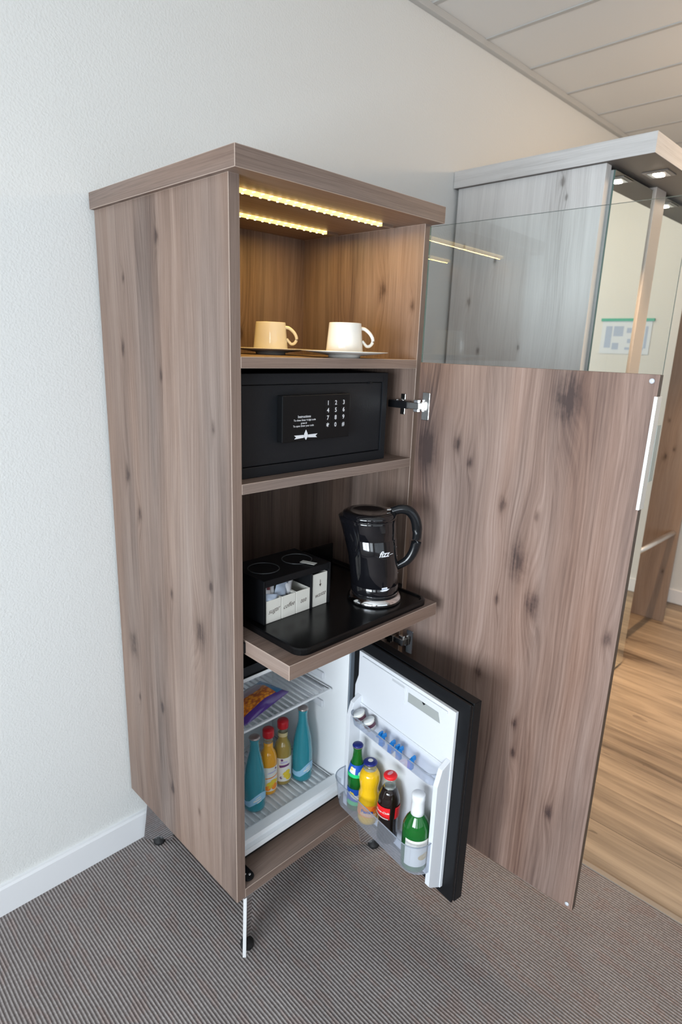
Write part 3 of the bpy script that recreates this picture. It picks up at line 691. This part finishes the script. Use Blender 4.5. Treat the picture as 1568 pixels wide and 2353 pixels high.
def bin_(name,s0,s1,zb,zt,ob,ot,rc,parent):
    """open tray with rounded front corners: outline in (s,off)"""
    def outline(o,ins=0):
        P=[(s1,.010)]
        for k in range(9):
            a=PI/2*k/8; P.append((s1-rc+rc*cos(a),o-rc+rc*sin(a)))
        for k in range(9):
            a=PI/2*k/8; P.append((s0+rc-rc*sin(a),o-rc+rc*cos(a)))
        P.append((s0,.010)); return P
    lo=outline(ob);mi=outline(ob+(ot-ob)*.25);hi=outline(ot); n=len(lo)
    # small bottom radius
    lo2=[(s0+(s1-s0)*.5+(s-(s0+s1)/2)*.965,max(.010,o-.006)) for s,o in lo]
    vs=[(.398-s,-o,zb) for s,o in lo2]+[(.398-s,-o,zb+.006) for s,o in lo]+[(.398-s,-o,zt) for s,o in hi]
    fs=[tuple(range(n))]
    for j in range(2):
        for i in range(n-1): fs.append((j*n+i,j*n+i+1,(j+1)*n+i+1,(j+1)*n+i))
    m=MB().add(vs,fs,M_bin,False); o=m.build(name,parent,world=False,fixn=False)
    so=o.modifiers.new('wall','SOLIDIFY'); so.thickness=.0015; so.offset=-1
    rim=MB().tube([(.398-s,-o_,zt) for s,o_ in hi],.0014,thin('bin_rim',(.55,.60,.68),(.55,.6,.68),opac=.45),6); rim.build('rim',parent,world=False)
    return o
bin_('bottle_bin',.0355,.358,.308,.395,.088,.100,.042,fd)
bin_('upper_bin',.046,.352,.527,.566,.044,.052,.024,fd)

# ------------------------------------------------------------------ bottles
def cylmap(r,a0,z0,cx=0,cy=0,e=.0006):
    def f(u,v): a=a0+u/r; return (cx+(r+e)*cos(a),cy+(r+e)*sin(a),z0+v)
    return f
def band(m,r,z0,z1,mat,a0=0,a1=2*PI,n=36,r1=None,e=.0005,wav=0):
    vs=[];r1=r1 if r1 is not None else r
    for i in range(n+1):
        a=a0+(a1-a0)*i/n; w=wav*sin(2*(a-a0))
        vs+= [((r+e)*cos(a),(r+e)*sin(a),z0+w),((r1+e)*cos(a),(r1+e)*sin(a),z1+w)]
    m.add(vs,[(2*i,2*i+2,2*i+3,2*i+1) for i in range(n)],mat,True)
def disc(m,fn,cu,cv,ru,rv,mat,n=18):
    P=[fn(cu,cv)]+[fn(cu+ru*cos(2*PI*i/n),cv+rv*sin(2*PI*i/n)) for i in range(n)]
    m.add(P,[(0,i+1,(i+1)%n+1) for i in range(n)],mat)
def quad(m,fn,pts,mat,nu=6):
    (a,b,c,d)=pts; vs=[]
    for i in range(nu+1):
        t=i/nu; p=(a[0]+(b[0]-a[0])*t,a[1]+(b[1]-a[1])*t); q_=(d[0]+(c[0]-d[0])*t,d[1]+(c[1]-d[1])*t)
        vs+=[fn(*p),fn(*q_)]
    m.add(vs,[(2*i,2*i+2,2*i+3,2*i+1) for i in range(nu)],mat)
def liquid(name,col,trans=.35,rough=.08):
    if name in MATS: return MATS[name]
    m,N,L,b=newmat(name); setp(b,Base_Color=(*col,1),Roughness=rough,IOR=1.4)
    b.inputs['Transmission Weight'].default_value=trans; b.inputs['Coat Weight'].default_value=.6; b.inputs['Coat Roughness'].default_value=.03
    MATS[name]=m; return m
L_blue=liquid('aqua_glass_bottle',(.05,.44,.54),.5); L_green=liquid('green_glass_bottle',(.006,.16,.02),.30)
L_org=liquid('orange_soda',(.85,.50,.01),.0); L_mul=liquid('orange_juice',(.80,.36,.02),.0); L_pas=liquid('passion_juice',(.42,.30,.07),.15)
L_cola=liquid('cola',(.012,.006,.005),.0,.05)
M_clear=thin('clear_bottle_glass',(.92,.95,.92),(.7,.8,.75),opac=.06,rough=.02)
M_red=plain('red_cap',(.50,.012,.02),.3); M_redl=plain('red_label',(.80,.015,.02),.4); M_navy=plain('navy_cap',(.012,.02,.17),.3); M_blueL=plain('blue_label',(.01,.09,.50),.35)
M_grnL=plain('bright_green_label',(.02,.60,.20),.35); M_lbl=plain('white_label',(.80,.78,.72),.5); M_cap=plain('silver_cap',(.42,.36,.34),.3,.8); M_yel=plain('yellow_print',(.85,.62,.05),.5); M_or=plain('orange_label',(.95,.28,.03),.4); M_pur=plain('purple_print',(.16,.04,.16),.5)
M_wax=plain('white_capsule',(.82,.84,.86),.3); M_lav=plain('lavender_print',(.55,.52,.72),.5); M_aql=plain('pale_blue_label',(.30,.55,.75),.45)
CAM=(-.676,-1.514)
def face_ang(x,y): return math.atan2(CAM[1]-y,CAM[0]-x)
def crown(m,z,r,mat,mat2=None):
    m.lathe([(r+.001,0),(r+.0015,.002),(r,.005),(r-.003,.0068),(.001,.007)],mat,(0,0,z),28)
def place(o,x,y,z,sr=1,sz=1): o.matrix_basis=Matrix.Translation((x,y,z))@Matrix.Diagonal((sr,sr,sz,1))
# aqua water bottles
aq=thing('water_bottle','aqua glass water bottle standing at the right on the fridge floor','bottle',(0,0,0),0,'aqua water bottles in the fridge')
H=.249
MB().lathe([(.022,0),(.0275,.002),(.0290,.010),(.0290,.075),(.0280,.105),(.0235,.145),(.0170,.180),(.0130,.200),(.0125,.232),(.0135,.234),(.0135,.242),(.001,.242)],L_blue,seg=40).build('glass_body',aq)
c=MB(); crown(c,.2405,.0138,M_cap); c.build('cap',aq)
l=MB(); a0=face_ang(.311,-.417)
vs=[];n=40
for i in range(n+1):
    u=i/n; a=a0-1.9+3.8*u; zc=.040-.006*sin(u*PI)*1+.018*max(0,sin((u-.45)*PI*1.6)); hh=.016+.013*max(0,sin((u-.35)*PI/.65))
    for z in (zc-.014,zc-.014+hh): vs.append((.0296*cos(a),.0296*sin(a),z))
l.add(vs,[(2*i,2*i+2,2*i+3,2*i+1) for i in range(n)],M_aql,True)
fn=cylmap(.0296,a0+.55,.044)
for pts in ([(-.012,-.006),(.010,.004),(.011,.008),(-.010,.000)],[(-.006,.004),(.008,.012),(.008,.015),(-.003,.009)],[(-.002,-.010),(.011,-.004),(.011,-.001),(-.001,-.006)]): quad(l,fn,pts,M_lbl)
l.build('label',aq,fixn=False)
ZFG=.2742
place(aq,.3395,-.388,ZFG,1,.915); c2=copything(aq,'aqua glass water bottle at the left edge of the fridge floor, beside the cabinet side',(0,0,0)); c2.matrix_basis=Matrix.Translation((.167,-.3923,ZFG))@Matrix.Rotation(-.2,4,'Z')@Matrix.Diagonal((1,1,.875,1))
def juice(name,label,liq,x,y,h,r,seedm,rot=0,body_r=None):
    t=thing(name,label,'bottle',(0,0,0),0,'juice bottles in the fridge')
    s=h/.215
    P=[(r*.8,0),(r*.97,.003),(r,.010),(r,.100*s),(r*.98,.120*s),(r*.80,.138*s),(r*.55,.150*s),(.0130,.160*s)]
    MB().lathe(P+[(.0128,.172*s),(.001,.172*s)],liq,seg=36).build('juice',t)
    m=MB().lathe([(.0131,.172*s+.0002),(.0131,.190*s),(.001,.190*s)],M_clear,seg=28); m.build('neck',t)
    c=MB().lathe([(.0155,0),(.0160,.002),(.0160,.020*s),(.0150,.0235*s),(.001,.024*s)],M_red,(0,0,.1905*s),36); c.build('cap',t)
    l=MB(); a=face_ang(x,y); z0=.016*s; z1=.098*s
    band(l,r,z0,z1,M_lbl,a-1.15+rot,a+1.15+rot,28)
    fn=cylmap(r+.0006,a+rot,z0)
    hh=z1-z0
    if seedm==0:
        for (cu,cv,rr,mt) in ((-.006,.020,.010,M_yel),(.008,.013,.010,M_or),(.004,.028,.009,M_yel),(-.012,.010,.008,M_or),(.014,.028,.006,M_yel)): disc(l,fn,cu,cv,rr,rr,mt)
        quad(l,fn,[(-.02,hh*.52),(.02,hh*.60),(.02,hh*.64),(-.02,hh*.56)],M_or); quad(l,fn,[(-.012,hh*.74),(.014,hh*.80),(.014,hh*.85),(-.012,hh*.79)],M_lav); disc(l,fn,.012,hh*.92,.003,.003,M_pur)
    else:
        for (cu,cv,rr,mt) in ((.004,.022,.010,M_yel),(.012,.012,.009,M_yel),(-.008,.018,.006,M_lbl),(-.010,.013,.004,M_pur),(.010,.030,.007,M_yel)): disc(l,fn,cu,cv,rr,rr,mt)
        quad(l,fn,[(-.014,hh*.60),(.012,hh*.66),(.016,hh*.74),(-.016,hh*.70)],M_pur); quad(l,fn,[(-.012,hh*.78),(.008,hh*.80),(.008,hh*.88),(-.012,hh*.86)],M_lav); disc(l,fn,-.008,hh*.93,.0035,.0035,M_pur)
    l.build('label',t,fixn=False)
    if seedm==1: 
        m=MB(); band(m,.0133,.163*s,.176*s,plain('neck_label_gold',(.62,.52,.28),.4)); m.build('neck_label',t,fixn=False)
    place(t,x,y,ZFG); return t
juice('juice_bottle','yellow orange juice bottle with red cap, second from the left in the fridge',L_mul,.2310,-.3690,.1965,.0245,0,.45)
juice('juice_bottle','brownish passion fruit juice bottle with red cap, between the yellow juice and right aqua bottle',L_pas,.2865,-.3640,.1970,.0252,1,.25)
# door bottles
ZDB=.3104
def dpos(s,off): v=fw(s,off,0); return v.x,v.y
# lemon-lime soda
sx_,sy_=dpos(.302,.0535)
t=thing('lemon_lime_soda_bottle','small green glass soda bottle with blue cap, leftmost in the fridge door','bottle')
P=[(.020,0),(.0245,.003),(.0252,.012),(.0248,.040),(.0240,.060),(.0250,.085),(.0255,.105),(.0235,.130),(.0180,.155),(.0135,.175),(.0125,.200),(.0140,.204),(.0140,.212),(.001,.212)]
MB().lathe(P,L_green,seg=40).build('glass_body',t)
c=MB(); crown(c,.2108,.0142,M_navy); band(c,.0147,.2085,.2120,M_cap); c.build('cap',t)
a=face_ang(sx_,sy_); l=MB()
band(l,.0250,.030,.078,M_blueL,a-1.5,a+1.5,30); band(l,.0250,.022,.030,M_grnL,a-1.5,a+1.5,30)
fn=cylmap(.0262,a,.030); quad(l,fn,[(-.024,.030),(.004,.012),(.012,.018),(-.016,.040)],M_lbl); disc(l,fn,-.012,.032,.007,.006,M_yel); quad(l,fn,[(.012,.004),(.030,.020),(.030,.030),(.012,.016)],M_lbl); quad(l,fn,[(-.026,-.004),(.010,-.006),(.014,.004),(-.026,.010)],M_grnL)
put_text(l,'Sprite',.014,cylmap(.0268,a+.1,.056),M_lbl,bold=1)
l.build('label',t,fixn=False)
l=MB(); band(l,.0250,.128,.156,M_blueL,a-2.2,a+2.2,36,r1=.0186); band(l,.0256,.118,.129,M_grnL,a-2.2,a+2.2,36,r1=.0250)
fn=lambda u,v:(( .0262-.007*(v/.026))*cos(a+u/.024),(.0262-.007*(v/.026))*sin(a+u/.024),.129+v)
quad(l,fn,[(-.024,.004),(-.004,.000),(-.004,.018),(-.020,.020)],M_lbl); disc(l,fn,.010,.003,.006,.006,plain('mint_print',(.45,.85,.45),.4)); disc(l,fn,-.016,.016,.006,.005,M_yel)
l.build('neck_label',t,fixn=False); place(t,sx_,sy_,ZDB,.90,.875)
# orange soda
sx_,sy_=dpos(.249,.0545)
t=thing('orange_soda_bottle','yellow orange soda bottle with navy cap and ringed waist, in the fridge door','bottle')
P=[(.020,0),(.0240,.003),(.0255,.015),(.0255,.040),(.0235,.062),(.0255,.085),(.0250,.098),(.0215,.112),(.0235,.128),(.0255,.146),(.0235,.163),(.0165,.178),(.001,.178)]
MB().lathe(P,L_org,seg=40).build('soda',t)
MB().lathe([(.0162,.1783),(.0125,.186),(.0125,.198),(.001,.198)],M_clear,seg=28).build('neck',t)
c=MB(); crown(c,.1983,.0155,M_navy); disc(c,lambda u,v:(u,v,.2060),0,0,.0065,.006,M_lbl); c.build('cap',t)
a=face_ang(sx_,sy_); l=MB(); band(l,.0257,.030,.068,M_or,a-1.6,a+1.7,30,r1=.0242); fn=cylmap(.0262,a,.030); quad(l,fn,[(-.020,.006),(.020,.000),(.022,.012),(-.018,.020)],plain('peach_print',(.95,.55,.30),.4)); disc(l,fn,.014,.028,.006,.006,plain('hot_orange',(1,.15,.01),.4))
put_text(l,'Fanta',.014,cylmap(.0270,a-.1,.050),M_blueL,bold=1.5); l.build('label',t,fixn=False); place(t,sx_,sy_,ZDB,1.05,.845)
# cola
sx_,sy_=dpos(.174,.0545)
t=thing('cola_bottle','dark contoured cola bottle with red cap and red label, in the fridge door','bottle')
P=[(.020,0),(.0245,.003),(.0255,.012),(.0245,.035),(.0235,.055),(.0245,.080),(.0262,.100),(.0270,.122),(.0255,.142),(.0200,.160),(.0155,.172),(.001,.172)]
MB().lathe(P,L_cola,seg=40).build('cola',t)
MB().lathe([(.0153,.1722),(.0130,.182),(.0128,.202),(.0140,.205),(.001,.206)],M_clear,seg=28).build('neck',t)
c=MB(); crown(c,.2062,.0150,M_redl); band(c,.0155,.2040,.2075,M_redl); disc(c,lambda u,v:(u,v,.2139),0,.001,.009,.0045,plain('pink_print',(.85,.35,.38),.4)); c.build('cap',t)
a=face_ang(sx_,sy_); l=MB(); band(l,.0256,.085,.124,M_redl,a-1.45,a+.15,18,r1=.0276); band(l,.0256,.085,.124,M_redl,a+.62,a+1.6,14,r1=.0276)
fn=cylmap(.0280,a-.62,.096); quad(l,fn,[(-.022,-.004),(.018,-.009),(.018,-.006),(-.022,.000)],M_lbl); put_text(l,'Coca-Cola',.0088,cylmap(.0282,a-.6,.108),M_lbl,shear=.4,bold=1)
fn=cylmap(.0280,a+1.05,.105); 
for i in range(5): quad(l,fn,[(-.009,-.014+.006*i),(.009,-.014+.006*i),(.009,-.0125+.006*i),(-.009,-.0125+.006*i)],plain('dark_red_print',(.30,.01,.01),.4))
l.build('label',t,fixn=False); place(t,sx_,sy_,ZDB,1.02,.865)
# wine
sx_,sy_=dpos(.0785,.0535)
t=thing('wine_bottle','small green wine bottle with white capsule and cream label, nearest the door edge','bottle')
P=[(.024,0),(.0290,.003),(.0300,.010),(.0300,.115),(.0290,.130),(.0230,.148),(.0160,.160),(.0135,.168),(.001,.168)]
MB().lathe(P,L_green,seg=44).build('glass_body',t)
MB().lathe([(.0150,.155),(.0145,.175),(.0140,.205),(.0148,.207),(.0148,.222),(.0135,.2245),(.001,.225)],M_wax,seg=32).build('capsule',t)
a=face_ang(sx_,sy_); l=MB(); band(l,.0300,.022,.104,M_lbl,a-.75,a+1.25,26); fn=cylmap(.0306,a+.25,.030)
disc(l,fn,.012,.022,.011,.009,plain('gold_tan_print',(.62,.46,.22),.5)); disc(l,fn,.018,.028,.008,.007,plain('tan_print',(.70,.58,.38),.5))
for i in range(4): quad(l,fn,[(-.004,.046+.005*i),(.022,.046+.005*i),(.022,.0468+.005*i),(-.004,.0468+.005*i)],plain('faint_pink_print',(.72,.62,.62),.5))
quad(l,fn,[(-.0165,.000),(-.0160,.000),(-.0160,.066),(-.0165,.066)],plain('faint_pink_print',(.72,.62,.62),.5),2)
l.build('label',t,fixn=False); place(t,sx_,sy_,ZDB,1.06,.86)
# portion tubs and blue clips in the upper bin
M_tubb=plain('tub_band',(.12,.05,.07),.4)
def tubp(s,off,z,label,src=None,tilt=0):
    x,y=dpos(s,off)
    t=thing('cream_tub',label,'portion tub',(0,0,0),0,'portion tubs in the upper door bin')
    MB().lathe([(.0125,0),(.0155,.022),(.0175,.025),(.0172,.0262),(.001,.0262)],M_lbl,seg=32).build('tub',t)
    l=MB(); band(l,.0148,.010,.019,M_tubb,0,2*PI,32,r1=.0155); l.build('printed_band',t,fixn=False)
    disc_=MB(); disc_.lathe([(.0165,0),(.0165,.0006)],plain('foil_lid',(.82,.84,.84),.3,.2),(0,0,.0264),28); disc_.build('foil_lid',t)
    d=Matrix.Rotation(tilt,4,'X'); t.matrix_basis=Matrix.Translation((x,y,z))@Matrix.Rotation(fa,4,'Z')@Matrix.Rotation(-.35,4,'Y')@d
    return t
tubp(.318,.0295,.5475,'white portion tub with a dark band, nearest the hinge in the upper door bin',tilt=.30)
tubp(.280,.0285,.5465,'tilted white portion tub with a dark band, next to the blue pieces',tilt=.30)
M_blu=plain('bright_blue_plastic',(.01,.22,.62),.35)
def bclip(s,label,double):
    x,y=dpos(s,.0330)
    m=MB()
    def wing(x0,sc):
        pts=[(x0-.009*sc,.020),(x0-.001*sc,.026),(x0+.004*sc,.037),(x0+.009*sc,.037),(x0+.010*sc,.028),(x0+.002*sc,.019)]
        m.prism(pts,-.009,.003,M_blu,axis='y')
    wing(0,1.0)
    if double: wing(-.010,.9)
    m.box(-.007,.006,-.008,.002,.0006,.022,M_blu)
    o=m.build('blue_clip',bevel=.001,mat4=Matrix.Translation((x,y,.5300))@Matrix.Rotation(fa+.15,4,'Z')); tag(o,label,'clip','blue clips in the upper door bin')
bclip(.232,'bright blue plastic clip with two tabs, right beside the portion tubs',True)
bclip(.199,'bright blue plastic clip, second from the portion tubs',False)
bclip(.170,'bright blue plastic clip with two tabs, third from the portion tubs',True)
bclip(.128,'bright blue plastic clip, furthest from the portion tubs',False)
# snack bag and small jar on the wire shelf
def bagmat():
    m,N,L,b=newmat('snack_bag_print')
    uv=N.new('ShaderNodeUVMap'); uv.uv_map='UVMap'; sp=N.new('ShaderNodeSeparateXYZ'); L.new(uv.outputs[0],sp.inputs[0]); u,v=sp.outputs[0],sp.outputs[1]
    vo=N.new('ShaderNodeTexVoronoi'); vo.inputs['Scale'].default_value=17; L.new(uv.outputs[0],vo.inputs['Vector'])
    cr=N.new('ShaderNodeValToRGB'); e=cr.color_ramp.elements; e[0].position=0; e[0].color=(1,.48,.03,1); e[1].position=.75; e[1].color=(.50,.10,.01,1); x=e.new(.4); x.color=(.92,.28,.01,1)
    L.new(vo.outputs['Distance'],cr.inputs[0])
    def mix(a,bcol,fac):
        mx=N.new('ShaderNodeMix'); mx.data_type='RGBA'; L.new(fac,mx.inputs['Factor']); L.new(a,mx.inputs['A']); mx.inputs['B'].default_value=(*bcol,1); return mx.outputs['Result']
    no=N.new('ShaderNodeTexNoise'); no.inputs['Scale'].default_value=6; L.new(uv.outputs[0],no.inputs['Vector'])
    un_=mth(N,L,'ADD',u,mth(N,L,'MULTIPLY',mth(N,L,'SUBTRACT',no.outputs['Fac'],.5),.35))
    c=cr.outputs[0]
    c=mix(c,(.42,.28,.30),mth(N,L,'LESS_THAN',un_,.42))
    c=mix(c,(.10,.35,.42),mth(N,L,'MULTIPLY',mth(N,L,'LESS_THAN',un_,.55),mth(N,L,'LESS_THAN',v,.22)))
    c=mix(c,(.075,.02,.22),mth(N,L,'GREATER_THAN',u,.83))
    c=mix(c,(.01,.20,.42),mth(N,L,'MULTIPLY',mth(N,L,'GREATER_THAN',v,.80),mth(N,L,'LESS_THAN',u,.86)))
    L.new(c,b.inputs['Base Color']); setp(b,Roughness=.25); b.inputs['Coat Weight'].default_value=.4
    bp=N.new('ShaderNodeBump'); bp.inputs['Strength'].default_value=.5; bp.inputs['Distance'].default_value=.003; L.new(no.outputs['Fac'],bp.inputs['Height']); L.new(bp.outputs[0],b.inputs['Normal'])
    return m
MBAG=bagmat()
m=MB(); nu,nv=14,18; A=Vector((.118,-.420,0)); B_=Vector((.300,-.372,0)); C_=Vector((.275,-.276,0)); Dd=A+(C_-B_)
vs=[];uvs_={}
for side in (0,1):
    for j in range(nv):
        for i in range(nu):
            u=i/(nu-1); v=j/(nv-1)
            p=(Dd*(1-u)+A*u)*(1-v)+(C_*(1-u)+B_*u)*v
            bulge=(max(0,1-(2*u-1)**2)**.55)*(max(0,1-(2*v-1)**2)**.6)
            z=.5560+ (bulge*.024+.0015 if side else .0004+0*bulge)+.0022*sin(9*u+13*v)*bulge*side
            vs.append((p.x,p.y,z)); uvs_[len(vs)-1]=(u,v)
fs=[]
for s in range(2):
    o=s*nu*nv
    for j in range(nv-1):
        for i in range(nu-1): fs.append((o+j*nu+i,o+j*nu+i+1,o+(j+1)*nu+i+1,o+(j+1)*nu+i))
rim=[i for i in range(nu)]+[j*nu+nu-1 for j in range(1,nv)]+[(nv-1)*nu+i for i in range(nu-2,-1,-1)]+[j*nu for j in range(nv-2,0,-1)]
for a_,b2 in zip(rim,rim[1:]+rim[:1]): fs.append((a_,b2,b2+nu*nv,a_+nu*nv))
m.add(vs,fs,MBAG,True,[[uvs_[k] for k in f] for f in fs])
tag(m.build('snack_bag'),'purple and blue snack bag with orange nuts print lying on the wire shelf','snack bag')
jr=thing('drinking_glass','small clear tumbler standing behind the cabinet side on the wire shelf','glass',(.128,-.300,.5545))
MB().lathe([(.018,0),(.021,.002),(.025,.055),(.0237,.055),(.0195,.004),(.001,.004)],thin('tumbler_glass',(.9,.95,.95),(.75,.85,.85),opac=.3),(0,0,0),32).build('glass_wall',jr,world=False)

# ------------------------------------------------------------------ bleached wardrobe with mirror doors, niche and bench
WX=1.400; WY=-.585
wd=thing('wardrobe','bleached oak built-in wardrobe with mirror doors and overhanging lit top','wardrobe',(2.2,-.35,0))
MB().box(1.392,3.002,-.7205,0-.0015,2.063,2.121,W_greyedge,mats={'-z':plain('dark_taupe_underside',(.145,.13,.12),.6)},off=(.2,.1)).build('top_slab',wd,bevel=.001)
MB().box(WX+.008,WX+.045,-.572,-.0145,0.0,2.0628,W_grey,grain='z',mats={'-y':W_greyedge}).build('side_panel',wd,bevel=.001)
def mdoor(x0,x1):
    d=MB().box(x0,x1,-.580,-.560,.012,2.050,plain('mirror_backing',(.35,.36,.36),.5)).build('mirror_door',wd,bevel=.001)
    MB().box(x0+.001,x1-.001,-.5855,-.5803,.013,2.049,M_gedge,mats={'-y':M_mirror}).build('mirror',d)
mdoor(WX+.047,1.783); mdoor(1.897,2.292)
MB().box(1.792,1.888,-.592,-.560,0,2.0628,plain('taupe_post',(.40,.36,.33),.5)).build('post',wd,bevel=.001)
MB().box(WX+.045,2.294,-.560,-.0145,0,.010,W_greyedge).build('plinth',wd)
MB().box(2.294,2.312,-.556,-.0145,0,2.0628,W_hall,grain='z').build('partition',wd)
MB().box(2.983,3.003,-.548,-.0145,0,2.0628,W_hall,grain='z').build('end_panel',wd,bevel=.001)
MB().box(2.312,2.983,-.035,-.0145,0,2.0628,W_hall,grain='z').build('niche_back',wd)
MB().tube([(2.313,-.520,.535),(2.982,-.520,.535)],.014,M_alu,14).build('rail',wd)
M_lamp=emis('halogen_lens',(1.0,.86,.72),60)
for i,xx in enumerate((1.624,2.092,2.56)):
    d=MB(); d.box(xx-.042,xx+.042,-.694,-.614,2.0595,2.0628,plain('spot_plate_grey',(.22,.20,.19),.4,.5)).box(xx-.030,xx+.030,-.682,-.626,2.0575,2.0594,M_alu)
    o=d.build('downlight',wd,bevel=.001)
    MB().prism(rrect(xx-.022,xx+.022,-.668,-.640,.008),2.0560,2.0574,M_lamp).build('lens',o)
# evacuation plan with green rail on the far wall
sg=thing('evacuation_plan','small printed plan sheet with green top rail on the hallway end wall','sign',(XR-.006,-1.213,1.60))
Mp=plain('plan_paper',(.68,.73,.80),.4)
MB().box(XR-.004,XR-.0015,-1.365,-1.065,1.495,1.690,Mp).build('sheet',sg)
MB().box(XR-.010,XR-.0015,-1.375,-1.055,1.690,1.706,plain('green_rail',(.08,.42,.30),.3)).build('rail',sg)
pm=MB(); 
for (y0,y1,z0_,z1_) in ((-1.34,-1.30,1.53,1.66),(-1.29,-1.23,1.60,1.66),(-1.29,-1.25,1.52,1.56),(-1.21,-1.12,1.62,1.65),(-1.20,-1.14,1.56,1.585),(-1.21,-1.10,1.52,1.535),(-1.10,-1.085,1.53,1.66)): pm.box(XR-.0046,XR-.0041,y0,y1,z0_,z1_,plain('plan_blue_print',(.42,.50,.66),.5))
pm.build('plan_drawing',sg)

# ------------------------------------------------------------------ light
def area(name,loc,rot,sx,sy,power,col):
    l=bpy.data.lights.new(name,'AREA'); l.shape='RECTANGLE'; l.size=sx; l.size_y=sy; l.energy=power; l.color=col
    o=bpy.data.objects.new(name,l); COL.objects.link(o); o.location=loc; o.rotation_euler=rot; return o
DAY=(.86,.93,1.0)
def win(name,axis,w,c,p):
    cx=(w[0]+w[1])/2; cz=(w[2]+w[3])/2
    if axis=='x': area(name,(c-.06,cx,cz),(0,-PI/2,0),w[3]-w[2]-.1,w[1]-w[0]-.1,p,DAY)
    else: area(name,(cx,c-.06,cz),(-PI/2,0,PI),w[1]-w[0]-.1,w[3]-w[2]-.1,p,DAY)
win('daylight_1','x',W1,XL,92); win('added_daylight_2','x',W2,XL,26); win('added_daylight_3','y',W3,YF,8)  # last two are fill through the added windows
for yy in (-.465,-.277): area('strip_glow',(.265,yy,1.7505),(0,0,0),.44,.005,.78,(1,.60,.13))
for xx in (1.624,2.092,2.56):
    l=bpy.data.lights.new('spot_lamp','SPOT'); l.energy=54; l.color=(1,.66,.38); l.spot_size=math.radians(74); l.spot_blend=.9; l.shadow_soft_size=.02
    o=bpy.data.objects.new('spot_lamp',l); COL.objects.link(o); o.location=(xx,-.654,2.052)
area('added_hall_fill',(2.6,-2.2,HC-.02),(0,0,0),.4,.4,9,(1,.88,.74))  # unseen fill, added to brighten the hall end
l=bpy.data.lights.new('added_warm_fill','POINT'); l.energy=14; l.color=(1,.68,.40); l.shadow_soft_size=.05  # bare warm light hung out of view, added to tint ceiling and wall
o=bpy.data.objects.new('added_warm_fill',l); COL.objects.link(o); o.location=(2.2,-1.35,2.28)
w=bpy.data.worlds.new('sky'); scn.world=w; w.use_nodes=True
bg=w.node_tree.nodes['Background']; bg.inputs[0].default_value=(.78,.88,1,1); bg.inputs[1].default_value=.6

# ------------------------------------------------------------------ camera
cam=bpy.data.cameras.new('camera'); co=bpy.data.objects.new('camera',cam); COL.objects.link(co)
co.location=(-0.67585,-1.51445,1.47794); co.rotation_mode='XYZ'; co.rotation_euler=(1.30719,-0.03395,-0.78177)
cam.sensor_fit='VERTICAL'; cam.sensor_height=36; cam.lens=1406.76*36/2353; cam.clip_start=.02
cam.dof.use_dof=True; cam.dof.focus_distance=1.33; cam.dof.aperture_fstop=4.0
scn.camera=co
scn.view_settings.view_transform='Standard'; scn.view_settings.look='None'; scn.view_settings.gamma=1; scn.view_settings.exposure=.30
